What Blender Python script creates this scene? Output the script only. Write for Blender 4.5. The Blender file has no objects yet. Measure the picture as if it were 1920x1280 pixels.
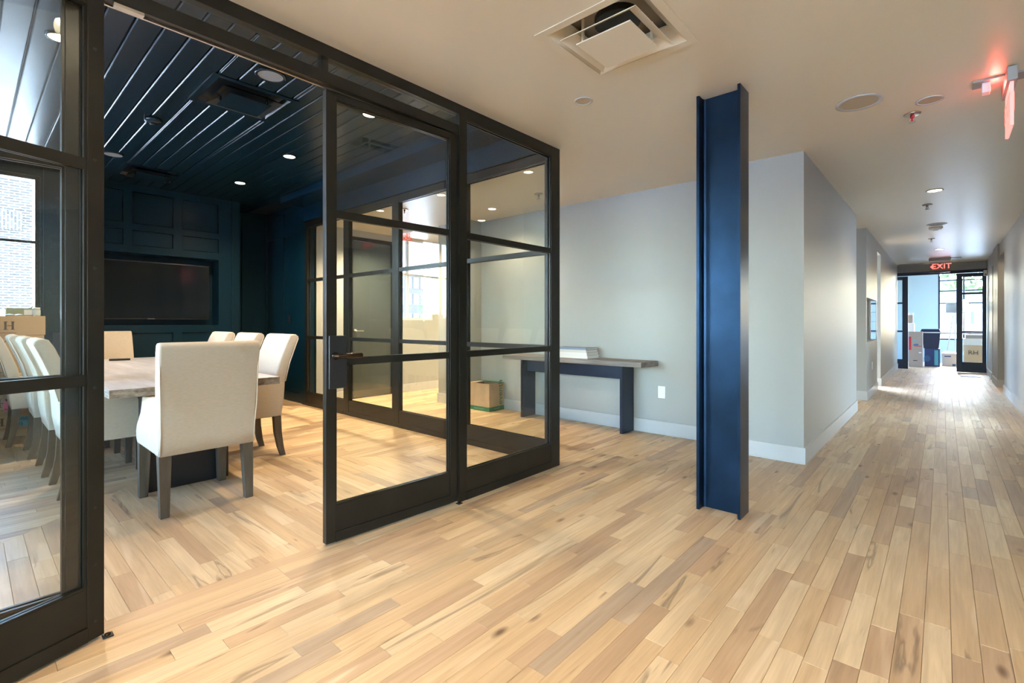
import bpy, bmesh, math, random
from mathutils import Vector, Matrix
random.seed(7)
SC = bpy.context.scene
COL = SC.collection
S = 0.887            # measured units -> metres, applied to everything at the end
PI = math.pi

# ---------------------------------------------------------------- camera, sky, sun, big lights, exposure
YAW = math.radians(41.587)
cam_d = bpy.data.cameras.new('camera')
cam = bpy.data.objects.new('camera', cam_d)
COL.objects.link(cam)
cam.location = (0, 0, 1.24)
cam.rotation_euler = (PI / 2, 0, YAW)
cam_d.sensor_width = 36
cam_d.lens = 36 * 910.5 / 1920
cam_d.shift_y = -36 / 1920
cam_d.clip_start = 0.02
SC.camera = cam

world = bpy.data.worlds.new('world')
SC.world = world
world.use_nodes = True
wn = world.node_tree.nodes
wl = world.node_tree.links
sky = wn.new('ShaderNodeTexSky')
sky.sky_type = 'NISHITA'
sky.sun_disc = False
sky.sun_elevation = math.radians(48)
sky.sun_rotation = 0.0
sky.air_density = 1.0
sky.dust_density = 2.0
hs = wn.new('ShaderNodeHueSaturation')
hs.inputs['Saturation'].default_value = 1.1
wl.new(sky.outputs[0], hs.inputs['Color'])
wl.new(hs.outputs[0], wn['Background'].inputs[0])
wn['Background'].inputs[1].default_value = 5.0

def lamp(name, kind, loc, energy, color, rot=(0, 0, 0), **kw):
    d = bpy.data.lights.new(name, kind)
    d.energy = energy
    d.color = color
    for k, v in kw.items():
        setattr(d, k, v)
    o = bpy.data.objects.new(name, d)
    o.location = loc
    o.rotation_euler = rot
    COL.objects.link(o)
    return o

lamp('sun', 'SUN', (0, -10, 20), 16.0, (0.62, 0.81, 1.0), (math.radians(42), 0, math.radians(180)), angle=0.01)

SC.view_settings.view_transform = 'Standard'
SC.view_settings.look = 'None'
SC.view_settings.gamma = 1.0
SC.view_settings.use_curve_mapping = False
SC.view_settings.exposure = 0.78
cy = SC.cycles
cy.max_bounces = 12
cy.diffuse_bounces = 6
cy.glossy_bounces = 5
cy.transmission_bounces = 8
cy.transparent_max_bounces = 24
cy.caustics_reflective = False
cy.caustics_refractive = False
cy.sample_clamp_indirect = 6.0
cy.use_denoising = True
cy.denoising_input_passes = 'RGB_ALBEDO_NORMAL'
cy.denoising_prefilter = 'ACCURATE'
WARM = (1.0, 0.76, 0.50)
COOL = (0.62, 0.80, 1.0)

# ---------------------------------------------------------------- materials
def nmat(name):
    m = bpy.data.materials.new(name)
    m.use_nodes = True
    return m, m.node_tree.nodes, m.node_tree.links, m.node_tree.nodes['Principled BSDF']

def mat(name, col, rough=0.5, metal=0.0, spec=0.5, var=0.0, vscale=4.0, bump=0.0, bscale=60.0, coat=0.0, stretch=(1, 1, 1), emit=None, estr=0.0):
    m, n, l, p = nmat(name)
    p.inputs['Base Color'].default_value = (*col, 1)
    p.inputs['Roughness'].default_value = rough
    p.inputs['Metallic'].default_value = metal
    p.inputs['Specular IOR Level'].default_value = spec
    p.inputs['Coat Weight'].default_value = coat
    p.inputs['Coat Roughness'].default_value = 0.12
    if emit:
        p.inputs['Emission Color'].default_value = (*emit, 1)
        p.inputs['Emission Strength'].default_value = estr
    if var or bump:
        geo = n.new('ShaderNodeNewGeometry')
        mp = n.new('ShaderNodeMapping')
        mp.inputs['Scale'].default_value = stretch
        l.new(geo.outputs['Position'], mp.inputs[0])
    if var:
        t = n.new('ShaderNodeTexNoise')
        t.inputs['Scale'].default_value = vscale
        t.inputs['Detail'].default_value = 5
        l.new(mp.outputs[0], t.inputs['Vector'])
        r = n.new('ShaderNodeValToRGB')
        r.color_ramp.elements[0].position = 0.3
        r.color_ramp.elements[1].position = 0.7
        r.color_ramp.elements[0].color = (*[c * (1 - var) for c in col], 1)
        r.color_ramp.elements[1].color = (*[min(1, c * (1 + var)) for c in col], 1)
        l.new(t.outputs['Fac'], r.inputs[0])
        l.new(r.outputs[0], p.inputs['Base Color'])
    if bump:
        t2 = n.new('ShaderNodeTexNoise')
        t2.inputs['Scale'].default_value = bscale
        t2.inputs['Detail'].default_value = 3
        l.new(mp.outputs[0], t2.inputs['Vector'])
        b = n.new('ShaderNodeBump')
        b.inputs['Strength'].default_value = bump
        b.inputs['Distance'].default_value = 0.01
        l.new(t2.outputs['Fac'], b.inputs['Height'])
        l.new(b.outputs[0], p.inputs['Normal'])
    return m

def wood_floor(name, along):
    m, n, l, p = nmat(name)
    geo = n.new('ShaderNodeNewGeometry')
    sep = n.new('ShaderNodeSeparateXYZ')
    l.new(geo.outputs['Position'], sep.inputs[0])
    at = n.new('ShaderNodeAttribute'); at.attribute_name = 'tone'
    sd = n.new('ShaderNodeAttribute'); sd.attribute_name = 'seed'
    A, B = ('Y', 'X') if along == 'y' else ('X', 'Y')
    def ma(op, a, b):
        k = n.new('ShaderNodeMath'); k.operation = op
        for i, v in enumerate((a, b)):
            if isinstance(v, (int, float)):
                k.inputs[i].default_value = v
            else:
                l.new(v, k.inputs[i])
        return k.outputs[0]
    seed = sd.outputs['Fac']
    def vec(sa, sb):
        c = n.new('ShaderNodeCombineXYZ')
        l.new(ma('ADD', ma('MULTIPLY', sep.outputs[A], sa), ma('MULTIPLY', seed, 91.0)), c.inputs[0])
        l.new(ma('ADD', ma('MULTIPLY', sep.outputs[B], sb), ma('MULTIPLY', seed, 53.0)), c.inputs[1])
        l.new(ma('MULTIPLY', seed, 17.0), c.inputs[2])
        return c.outputs[0]
    def noise(v, sc, det=4, dist=0.0):
        t = n.new('ShaderNodeTexNoise')
        t.inputs['Scale'].default_value = sc
        t.inputs['Detail'].default_value = det
        t.inputs['Distortion'].default_value = dist
        l.new(v, t.inputs['Vector'])
        return t.outputs['Fac']
    def ramp(f, stops):
        r = n.new('ShaderNodeValToRGB')
        e = r.color_ramp.elements
        while len(e) < len(stops):
            e.new(0.5)
        for k, (pos, c) in enumerate(stops):
            e[k].position = pos
            e[k].color = (*c, 1)
        l.new(f, r.inputs[0])
        return r.outputs[0]
    def mix(f, a, b, mode='MIX'):
        k = n.new('ShaderNodeMix'); k.data_type = 'RGBA'; k.blend_type = mode
        if isinstance(f, float): k.inputs[0].default_value = f
        else: l.new(f, k.inputs[0])
        for i, v in ((6, a), (7, b)):
            if isinstance(v, tuple): k.inputs[i].default_value = (*v, 1)
            else: l.new(v, k.inputs[i])
        return k.outputs[2]
    base = ramp(at.outputs['Fac'], [(0.0, (0.67, 0.52, 0.32)), (0.22, (0.595, 0.43, 0.245)), (0.55, (0.54, 0.375, 0.205)),
                                   (0.8, (0.49, 0.335, 0.20)), (0.93, (0.42, 0.285, 0.168)), (1.0, (0.40, 0.305, 0.21))])
    g1 = noise(vec(1.3, 16.0), 1.4, 5, 0.9)
    g2 = noise(vec(5.0, 120.0), 1.0, 3, 0.2)
    col = mix(ramp(g1, [(0.35, (0, 0, 0)), (0.7, (1, 1, 1))]), base, mix(0.34, base, (0.22, 0.13, 0.06)))
    col = mix(ramp(g2, [(0.42, (0, 0, 0)), (0.75, (0.55, 0.55, 0.55))]), col, mix(0.35, col, (0.2, 0.12, 0.06)))
    st = noise(vec(0.9, 9.0), 1.0, 3, 1.6)
    col = mix(ramp(st, [(0.64, (0, 0, 0)), (0.70, (0.7, 0.7, 0.7)), (0.73, (0.12, 0.12, 0.12))]), col, (0.13, 0.085, 0.05))
    pale = noise(vec(0.8, 7.0), 1.3, 2, 0.8)
    col = mix(ramp(pale, [(0.64, (0, 0, 0)), (0.70, (0.5, 0.5, 0.5))]), col, (0.70, 0.56, 0.38))
    kn = n.new('ShaderNodeTexVoronoi'); kn.inputs['Scale'].default_value = 1.0
    l.new(vec(2.2, 5.5), kn.inputs['Vector'])
    col = mix(ramp(kn.outputs['Distance'], [(0.03, (0.9, 0.9, 0.9)), (0.11, (0, 0, 0))]), col, (0.10, 0.05, 0.025))
    l.new(col, p.inputs['Base Color'])
    rr = n.new('ShaderNodeMapRange')
    rr.inputs[3].default_value = 0.34; rr.inputs[4].default_value = 0.46
    l.new(g1, rr.inputs[0])
    l.new(rr.outputs[0], p.inputs['Roughness'])
    p.inputs['Specular IOR Level'].default_value = 0.75
    b = n.new('ShaderNodeBump'); b.inputs['Strength'].default_value = 0.10; b.inputs['Distance'].default_value = 0.004
    l.new(g1, b.inputs['Height'])
    l.new(b.outputs[0], p.inputs['Normal'])
    return m

def glass_mat(name, tint, rough=0.0, ior=1.45):
    m = bpy.data.materials.new(name); m.use_nodes = True
    n, l = m.node_tree.nodes, m.node_tree.links
    n.remove(n['Principled BSDF'])
    out = n['Material Output']
    tr = n.new('ShaderNodeBsdfTransparent'); tr.inputs[0].default_value = (*tint, 1)
    gl = n.new('ShaderNodeBsdfGlossy'); gl.inputs['Roughness'].default_value = rough
    fr = n.new('ShaderNodeFresnel'); fr.inputs[0].default_value = ior
    bf = n.new('ShaderNodeNewGeometry')
    mr = n.new('ShaderNodeMapRange')
    mr.inputs[3].default_value = ior; mr.inputs[4].default_value = 1 / ior      # same reflectance on both faces of a thin pane
    l.new(bf.outputs['Backfacing'], mr.inputs[0]); l.new(mr.outputs[0], fr.inputs[0])
    mx = n.new('ShaderNodeMixShader')
    l.new(fr.outputs[0], mx.inputs[0]); l.new(tr.outputs[0], mx.inputs[1]); l.new(gl.outputs[0], mx.inputs[2])
    l.new(mx.outputs[0], out.inputs[0])
    return m

def brick_mat(name, c1, c2, mortar, scale, rot=0):
    m, n, l, p = nmat(name)
    geo = n.new('ShaderNodeNewGeometry')
    sep = n.new('ShaderNodeSeparateXYZ'); l.new(geo.outputs['Position'], sep.inputs[0])
    add = n.new('ShaderNodeMath'); add.operation = 'ADD'
    l.new(sep.outputs['X'], add.inputs[0]); l.new(sep.outputs['Y'], add.inputs[1])
    c = n.new('ShaderNodeCombineXYZ')
    if rot:
        l.new(add.outputs[0], c.inputs[1]); l.new(sep.outputs['Z'], c.inputs[0])
    else:
        l.new(add.outputs[0], c.inputs[0]); l.new(sep.outputs['Z'], c.inputs[1])
    b = n.new('ShaderNodeTexBrick')
    b.inputs['Scale'].default_value = scale
    b.inputs['Color1'].default_value = (*c1, 1); b.inputs['Color2'].default_value = (*c2, 1)
    b.inputs['Mortar'].default_value = (*mortar, 1)
    b.inputs['Mortar Size'].default_value = 0.05
    b.inputs['Brick Width'].default_value = 0.9; b.inputs['Row Height'].default_value = 0.3
    l.new(c.outputs[0], b.inputs['Vector'])
    l.new(b.outputs['Color'], p.inputs['Base Color'])
    p.inputs['Roughness'].default_value = 0.9
    return m

M = {}
M['wall'] = mat('wall_paint', (0.345, 0.348, 0.322), 0.45, bump=0.03, bscale=90)
M['base'] = mat('white_trim_paint', (0.48, 0.485, 0.47), 0.3)
M['ceil'] = mat('ceiling_paint', (0.72, 0.65, 0.51), 0.36, spec=0.8, bump=0.02, bscale=8)
M['navy'] = mat('navy_paint', (0.002, 0.017, 0.029), 0.32, spec=0.3)
M['navyc'] = mat('navy_ceiling_paint', (0.003, 0.017, 0.028), 0.27, spec=0.35)
M['steel'] = mat('dark_bronze_steel', (0.011, 0.0105, 0.008), 0.30, spec=0.32, var=0.25, vscale=6)
M['beam'] = mat('blackened_blue_steel', (0.011, 0.029, 0.060), 0.30, metal=0.9, var=0.25, vscale=5)
M['floor_y'] = wood_floor('oak_boards_along', 'y')
M['floor_x'] = wood_floor('oak_boards_across', 'x')
M['sub'] = mat('subfloor', (0.10, 0.07, 0.045), 0.8)
M['glass'] = glass_mat('clear_glass', (0.965, 0.985, 0.975))
M['wglass'] = glass_mat('window_glass', (0.97, 0.985, 0.985))
M['dglass'] = mat('dark_glass', (0.035, 0.045, 0.042), 0.05, spec=0.9, coat=0.6)
M['fabric'] = mat('oatmeal_linen', (0.49, 0.425, 0.34), 0.85, spec=0.2, var=0.06, vscale=40, bump=0.25, bscale=140, stretch=(1, 1, 7))
M['welt'] = mat('linen_piping', (0.60, 0.53, 0.43), 0.85)
M['leg'] = mat('grey_washed_oak', (0.078, 0.062, 0.042), 0.5, var=0.35, vscale=25, stretch=(1, 1, 0.15))
M['table'] = mat('weathered_grey_oak', (0.41, 0.425, 0.465), 0.30, var=0.22, vscale=9, stretch=(0.25, 2.0, 1), bump=0.1, bscale=30)
M['edge'] = mat('rough_sawn_edge', (0.20, 0.165, 0.13), 0.75, var=0.5, vscale=28, stretch=(0.5, 1, 2), bump=0.6, bscale=45)
M['ctop'] = mat('console_grey_oak', (0.20, 0.18, 0.165), 0.5, var=0.4, vscale=10, stretch=(0.2, 1.5, 3), bump=0.5, bscale=40)
M['csteel'] = mat('console_blue_steel', (0.02, 0.03, 0.055), 0.35, metal=0.5)
M['black'] = mat('black_paint', (0.008, 0.010, 0.012), 0.4)
M['bronze'] = mat('bronze_hardware', (0.05, 0.035, 0.025), 0.25, metal=0.9)
M['nickel'] = mat('satin_nickel', (0.55, 0.50, 0.44), 0.3, metal=1.0)
M['screen'] = mat('tv_screen', (0.006, 0.009, 0.012), 0.10, spec=0.6)
M['card'] = mat('cardboard', (0.46, 0.32, 0.19), 0.8, var=0.06, vscale=8)
M['card2'] = mat('pale_cardboard', (0.52, 0.39, 0.25), 0.8)
M['cardgrey'] = mat('grey_cardboard', (0.34, 0.29, 0.26), 0.8)
M['white'] = mat('white_plastic', (0.80, 0.80, 0.79), 0.4)
M['paper'] = mat('paper_white', (0.80, 0.80, 0.78), 0.7)
M['ink'] = mat('black_ink', (0.03, 0.03, 0.03), 0.7)
M['inkbrown'] = mat('dark_brown_ink', (0.09, 0.07, 0.055), 0.7)
M['green'] = mat('green_print', (0.02, 0.17, 0.09), 0.6)
M['palegreen'] = mat('pale_green_print', (0.25, 0.42, 0.30), 0.7)
M['bsteel'] = mat('navy_door_steel', (0.003, 0.012, 0.042), 0.35, spec=0.3)
M['bluewall'] = mat('pale_blue_wall_paint', (0.30, 0.43, 0.52), 0.5)
M['ductgrey'] = mat('duct_lining', (0.42, 0.37, 0.29), 0.7)
M['sash'] = mat('weathered_white_sash', (0.12, 0.12, 0.12), 0.8)
M['pink'] = mat('pink_sticker', (0.85, 0.20, 0.33), 0.7)
M['bluest'] = mat('blue_sticker', (0.09, 0.42, 0.58), 0.7)
M['red'] = mat('red_print', (0.45, 0.02, 0.03), 0.6)
M['bluep'] = mat('blue_print', (0.05, 0.14, 0.32), 0.6)
M['tote'] = mat('navy_plastic', (0.012, 0.025, 0.075), 0.35)
M['bluebox'] = mat('blue_carton', (0.03, 0.06, 0.20), 0.6)
M['bookb'] = mat('blue_grey_cloth', (0.20, 0.27, 0.38), 0.6)
M['bookw'] = mat('white_book_cover', (0.74, 0.73, 0.69), 0.5)
M['bookg'] = mat('pale_grey_cover', (0.58, 0.58, 0.55), 0.5)
M['grille'] = mat('grey_grille', (0.25, 0.28, 0.30), 0.6)
M['tan'] = mat('tan_grille', (0.50, 0.42, 0.30), 0.6)
M['lampw'] = mat('lit_lens', (1, 0.9, 0.75), 0.5, emit=(1.0, 0.80, 0.55), estr=25)
M['exitred'] = mat('exit_red', (0.8, 0.05, 0.05), 0.4, emit=(1.0, 0.10, 0.08), estr=2.2)
M['exitpanel'] = mat('exit_panel', (0.7, 0.3, 0.3), 0.3, emit=(1.0, 0.36, 0.31), estr=0.62)
M['acrylic'] = glass_mat('edge_lit_acrylic', (0.97, 0.86, 0.85))
M['greym'] = mat('grey_metal', (0.30, 0.30, 0.28), 0.45, metal=0.3)
M['brick'] = brick_mat('grey_brown_brick', (0.028, 0.023, 0.020), (0.042, 0.035, 0.030), (0.13, 0.125, 0.12), 3.6)
M['brickv'] = brick_mat('upright_brick', (0.028, 0.023, 0.020), (0.042, 0.035, 0.030), (0.15, 0.145, 0.14), 3.6, 1)
M['brick2'] = brick_mat('rowhouse_brick', (0.030, 0.023, 0.022), (0.037, 0.030, 0.028), (0.05, 0.047, 0.045), 3.0)
M['stone'] = mat('pale_stone', (0.66, 0.64, 0.60), 0.8, var=0.08)
M['roof'] = mat('grey_roof', (0.10, 0.115, 0.135), 0.8, var=0.1)
M['pav'] = mat('pale_paving', (0.62, 0.62, 0.60), 0.9, var=0.1)
M['leaf'] = mat('tree_leaves', (0.07, 0.105, 0.03), 0.7, var=0.5, vscale=3)
M['bark'] = mat('tree_bark', (0.12, 0.085, 0.06), 0.9, var=0.3, vscale=10)
M['extwin'] = mat('house_window_glass', (0.05, 0.06, 0.07), 0.2, spec=0.3)
M['siding'] = mat('pale_siding', (0.62, 0.62, 0.60), 0.8)
M['shade'] = mat('grey_linen_shade', (0.22, 0.25, 0.28), 0.9)
M['plastic'] = mat('clear_jar', (0.6, 0.68, 0.7), 0.15, spec=0.7)
M['olive'] = mat('sage_card', (0.30, 0.33, 0.20), 0.7)
M['matblue'] = mat('blue_mat', (0.02, 0.05, 0.16), 0.7)

# ---------------------------------------------------------------- geometry helpers
class MB:
    """Collects simple solids and links them as one mesh object."""
    def __init__(self):
        self.bm = bmesh.new()
        self.x = Matrix.Identity(4)
    def _v(self, pts):
        return [self.bm.verts.new(self.x @ Vector(p)) for p in pts]
    def box(self, x0, x1, y0, y1, z0, z1, bev=0.0):
        v = self._v([(x0, y0, z0), (x1, y0, z0), (x1, y1, z0), (x0, y1, z0), (x0, y0, z1), (x1, y0, z1), (x1, y1, z1), (x0, y1, z1)])
        f = [self.bm.faces.new([v[i] for i in q]) for q in ((0, 3, 2, 1), (4, 5, 6, 7), (0, 1, 5, 4), (1, 2, 6, 5), (2, 3, 7, 6), (3, 0, 4, 7))]
        if bev:
            es = {e for q in f for e in q.edges}
            bmesh.ops.bevel(self.bm, geom=list(es), offset=bev, segments=2, profile=0.6, affect='EDGES', clamp_overlap=True)
        return self
    def prism(self, poly, a, b, axis='z', bev=0.0, seg=2):
        def P(p, t):
            return {'z': (p[0], p[1], t), 'y': (p[0], t, p[1]), 'x': (t, p[0], p[1])}[axis]
        lo = self._v([P(p, a) for p in poly]); hi = self._v([P(p, b) for p in poly])
        k = len(poly)
        f = [self.bm.faces.new(lo[::-1]), self.bm.faces.new(hi)]
        for i in range(k):
            f.append(self.bm.faces.new([lo[i], lo[(i + 1) % k], hi[(i + 1) % k], hi[i]]))
        bmesh.ops.recalc_face_normals(self.bm, faces=f)
        if bev:
            es = set(f[0].edges) | set(f[1].edges)
            bmesh.ops.bevel(self.bm, geom=list(es), offset=bev, segments=seg, profile=0.6, affect='EDGES', clamp_overlap=True)
        return self
    def lathe(self, prof, c=(0, 0, 0), seg=24, axis='z'):
        rings = []
        for r, h in prof:
            ring = []
            for i in range(seg):
                a = 2 * PI * i / seg
                q = {'z': (r * math.cos(a), r * math.sin(a), h), 'y': (r * math.cos(a), h, r * math.sin(a)), 'x': (h, r * math.cos(a), r * math.sin(a))}[axis]
                ring.append((c[0] + q[0], c[1] + q[1], c[2] + q[2]))
            rings.append(self._v(ring))
        f = []
        for a, b in zip(rings, rings[1:]):
            for i in range(seg):
                f.append(self.bm.faces.new([a[i], a[(i + 1) % seg], b[(i + 1) % seg], b[i]]))
        f.append(self.bm.faces.new(rings[0][::-1])); f.append(self.bm.faces.new(rings[-1]))
        bmesh.ops.recalc_face_normals(self.bm, faces=f)
        return self
    def tube(self, pts, r, seg=8):
        rings = []
        pts = [Vector(p) for p in pts]
        rr = r if isinstance(r, (list, tuple)) else [r] * len(pts)
        for i, p in enumerate(pts):
            d = (pts[min(i + 1, len(pts) - 1)] - pts[max(i - 1, 0)]).normalized()
            up = Vector((0, 0, 1)) if abs(d.z) < 0.9 else Vector((1, 0, 0))
            u = d.cross(up).normalized(); w = d.cross(u)
            rings.append(self._v([p + (u * math.cos(2 * PI * k / seg) + w * math.sin(2 * PI * k / seg)) * rr[i] for k in range(seg)]))
        f = []
        for a, b in zip(rings, rings[1:]):
            for i in range(seg):
                f.append(self.bm.faces.new([a[i], a[(i + 1) % seg], b[(i + 1) % seg], b[i]]))
        f.append(self.bm.faces.new(rings[0][::-1])); f.append(self.bm.faces.new(rings[-1]))
        bmesh.ops.recalc_face_normals(self.bm, faces=f)
        return self
    def leg(self, top, bot, ta, ba):
        """Tapered square leg: centres of top and foot, half-widths."""
        def sq(c, h):
            return [(c[0] - h, c[1] - h, c[2]), (c[0] + h, c[1] - h, c[2]), (c[0] + h, c[1] + h, c[2]), (c[0] - h, c[1] + h, c[2])]
        rows = []
        for i in range(len(top)):
            rows.append(self._v(sq(top[i], ta[i])))
        f = []
        for a, b in zip(rows, rows[1:]):
            for i in range(4):
                f.append(self.bm.faces.new([a[i], a[(i + 1) % 4], b[(i + 1) % 4], b[i]]))
        f.append(self.bm.faces.new(rows[0][::-1])); f.append(self.bm.faces.new(rows[-1]))
        bmesh.ops.recalc_face_normals(self.bm, faces=f)
        return self
    def build(self, name, m, parent=None, smooth=False, origin=True):
        bm = self.bm
        me = bpy.data.meshes.new(name)
        off = Vector((0, 0, 0))
        if origin and bm.verts:
            xs = [v.co.x for v in bm.verts]; ys = [v.co.y for v in bm.verts]; zs = [v.co.z for v in bm.verts]
            off = Vector(((min(xs) + max(xs)) / 2, (min(ys) + max(ys)) / 2, min(zs)))
            bmesh.ops.translate(bm, verts=bm.verts, vec=-off)
        if smooth:
            for f in bm.faces:
                f.smooth = True
        bm.to_mesh(me); bm.free()
        me.materials.append(M[m] if isinstance(m, str) else m)
        o = bpy.data.objects.new(name, me)
        COL.objects.link(o)
        o.location = off
        if parent is not None:
            o.parent = parent
            o.location = off - Vector(parent['_w']) if not parent.get('_local') else off
            if not parent.get('_local'):
                o['_w'] = list(off)
            else:
                o['_local'] = 1
                o['_l'] = list(off)
                if parent.get('_l'):
                    o.location = off - Vector(parent['_l'])
        else:
            o['_w'] = list(off)
        return o

def B(*a, **k):
    return MB().box(*a, **k)

def tag(o, label=None, cat=None, group=None, kind=None):
    if label: o['label'] = label
    if cat: o['category'] = cat
    if group: o['group'] = group
    if kind: o['kind'] = kind
    return o

def empty(name, loc, rz=0.0, label=None, cat=None, group=None, kind=None, local=False):
    """A thing's Empty. local=True: its parts are built in its own axes, else in world axes."""
    o = bpy.data.objects.new(name, None)
    COL.objects.link(o)
    o.empty_display_size = 0.1
    o.location = loc
    o.rotation_euler.z = rz
    if local: o['_local'] = 1
    else: o['_w'] = list(loc)
    return tag(o, label, cat, group, kind)

def struct(name, mb, m, label, parent=None, cat=None, smooth=False):
    o = mb.build(name, m, parent, smooth)
    if parent is None:
        tag(o, label, cat or name.split('_')[0].split('.')[0], None, 'structure')
    return o

def copy_tree(o, parent=None):
    c = o.copy(); COL.objects.link(c); c.parent = parent
    for ch in list(o.children):
        copy_tree(ch, c)
    return c

def text_obj(name, s, size, m, mtx, parent=None, thick=0.0008, align='CENTER', mirror=False, shear=1.0):
    cu = bpy.data.curves.new(name, 'FONT')
    cu.body = s; cu.size = size; cu.extrude = thick; cu.align_x = align; cu.align_y = 'CENTER'
    tmp = bpy.data.objects.new(name, cu)
    COL.objects.link(tmp)
    dg = bpy.context.evaluated_depsgraph_get()
    me = bpy.data.meshes.new_from_object(tmp.evaluated_get(dg))
    COL.objects.unlink(tmp); bpy.data.objects.remove(tmp)
    me.transform(mtx)
    me.materials.clear(); me.materials.append(M[m])
    o = bpy.data.objects.new(name, me)
    COL.objects.link(o)
    if parent is not None:
        o.parent = parent
        if parent.get('_w') is not None:
            o.location = -Vector(parent['_w'])
    return o

def facing(loc, right, up):
    """Matrix that lays text (x right, y up) at loc."""
    r = Vector(right).normalized(); u = Vector(up).normalized(); n = r.cross(u)
    mx = Matrix(((r.x, u.x, n.x, loc[0]), (r.y, u.y, n.y, loc[1]), (r.z, u.z, n.z, loc[2]), (0, 0, 0, 1)))
    return mx

def rect_minus(rects, hole):
    out = []
    hx0, hx1, hy0, hy1 = hole
    for x0, x1, y0, y1 in rects:
        if hx0 >= x1 or hx1 <= x0 or hy0 >= y1 or hy1 <= y0:
            out.append((x0, x1, y0, y1)); continue
        if y0 < hy0: out.append((x0, x1, y0, hy0))
        if y1 > hy1: out.append((x0, x1, hy1, y1))
        a, b = max(y0, hy0), min(y1, hy1)
        if x0 < hx0: out.append((x0, hx0, a, b))
        if x1 > hx1: out.append((hx1, x1, a, b))
    return out

# ---------------------------------------------------------------- floor
def project(x, y, z=0.0):
    dx, dy = -math.sin(YAW), math.cos(YAW)
    rx, ry = math.cos(YAW), math.sin(YAW)
    D = x * dx + y * dy
    if D < 0.15: return None
    return 960 + 910.5 * (x * rx + y * ry) / D, 604 - 910.5 * (z - 1.24) / D

def clip(poly, a, b, c):
    """Keep the part of poly where a*x+b*y<=c."""
    out = []
    for i in range(len(poly)):
        p, q = poly[i], poly[(i + 1) % len(poly)]
        dp, dq = a * p[0] + b * p[1] - c, a * q[0] + b * q[1] - c
        if dp <= 0: out.append(p)
        if (dp < 0 < dq) or (dq < 0 < dp):
            t = dp / (dp - dq)
            out.append((p[0] + t * (q[0] - p[0]), p[1] + t * (q[1] - p[1])))
    return out

floor = B(-12.2, 4.3, -5.2, 22.2, -0.25, -0.021).build('floor', 'sub')
tag(floor, 'pale oak strip floor running down the corridor and into the meeting room', 'floor', None, 'structure')
planks = []
PW = 0.082
def rows(along, region, clips, u0, u1, v0, v1):
    """Boards along axis 'x' or 'y' filling u (along) by v (across), clipped by half-planes."""
    v = v0
    while v < v1 - 1e-6:
        w = min(PW, v1 - v)
        u = u0 - random.uniform(0, 0.8)
        while u < u1:
            L = random.choice((0.28, 0.36, 0.45, 0.55, 0.65, 0.8, 0.95, 1.2)) * random.uniform(0.85, 1.15)
            a, b = max(u, u0), min(u + L, u1)
            u += L
            if b - a < 0.02: continue
            g = 0.0005
            poly = [(a + g, v + g), (b - g, v + g), (b - g, v + w - g), (a + g, v + w - g)]
            if along == 'y': poly = [(q, p) for p, q in poly][::-1]
            for cl in clips:
                poly = clip(poly, *cl)
                if len(poly) < 3: break
            if len(poly) < 3: continue
            planks.append((along, poly))
        v += PW
NX = -2.60
rows('y', None, [], -1.2, 16.6, NX, 0.83)                       # corridor and lobby
rows('y', None, [], -5.0, 5.0, 0.83, 4.2)                       # lobby to the right, out of view
rows('y', None, [], -5.0, -1.2, NX, 0.83)
rows('y', None, [], 3.42, 9.4, -7.2, NX)                        # beyond the side glazing
rows('y', None, [], 16.6, 20.1, -3.4, 3.4)                      # far room
rows('y', None, [], 8.32, 9.5, -4.6, -2.6)
rows('y', None, [], 12.2, 14.8, 0.83, 1.9)
YA, XA = 1.32, -5.12                                           # where the four mitred fields of the room meet
def field(along, clips, **k):
    rows(along, None, clips, **k)
field('x', [(-1, 1, 6.44), (-1, -1, 3.80)], u0=-5.13, u1=NX, v0=-1.25, v1=3.42)            # towards the doors: y<x+6.44, y>-x-3.8
field('x', [(1, -1, -6.44), (1, 1, -3.80)], u0=-8.7, u1=-5.10, v0=-1.25, v1=3.42)          # towards the screen wall
field('y', [(1, -1, -6.44), (-1, -1, 3.80)], u0=1.30, u1=3.42, v0=-8.7, v1=NX)             # towards the side glazing
field('y', [(-1, 1, 6.44), (1, 1, -3.80)], u0=-1.25, u1=1.34, v0=-8.7, v1=NX)              # towards the near left wall

def area_px(poly):
    pts = []
    for x, y in poly:
        q = project(x, y)
        if q is None: return 0.0
        pts.append(q)
    cx = sum(p[0] for p in pts) / len(pts); cyy = sum(p[1] for p in pts) / len(pts)
    if not (-60 < cx < 1980 and 604 < cyy < 1400): return 0.0
    pts = [(min(max(p[0], 0), 1920), min(max(p[1], 0), 1280)) for p in pts]
    return abs(sum(pts[i][0] * pts[(i + 1) % len(pts)][1] - pts[(i + 1) % len(pts)][0] * pts[i][1] for i in range(len(pts)))) / 2

def plank_geo(poly, verts, faces, tones, seeds):
    k = len(poly)
    cx = sum(p[0] for p in poly) / k; cyy = sum(p[1] for p in poly) / k
    zt = random.uniform(-0.0007, 0.0)
    b = len(verts)
    h = 0.0007
    for x, y in poly: verts.append((x, y, -0.02))
    for x, y in poly: verts.append((x, y, zt - 0.001))
    for x, y in poly:
        d = Vector((cx - x, cyy - y)); L = max(d.length, 1e-6)
        verts.append((x + (h if cx > x else -h), y + (h if cyy > y else -h), zt))
    fs = [[b + 2 * k + i for i in range(k)]]
    for i in range(k):
        j = (i + 1) % k
        fs.append([b + i, b + j, b + k + j, b + k + i])
        fs.append([b + k + i, b + k + j, b + 2 * k + j, b + 2 * k + i])
    faces += fs
    t = random.random() ** 1.45; s = random.random()
    tones += [t] * len(fs); seeds += [s] * len(fs)

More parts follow.
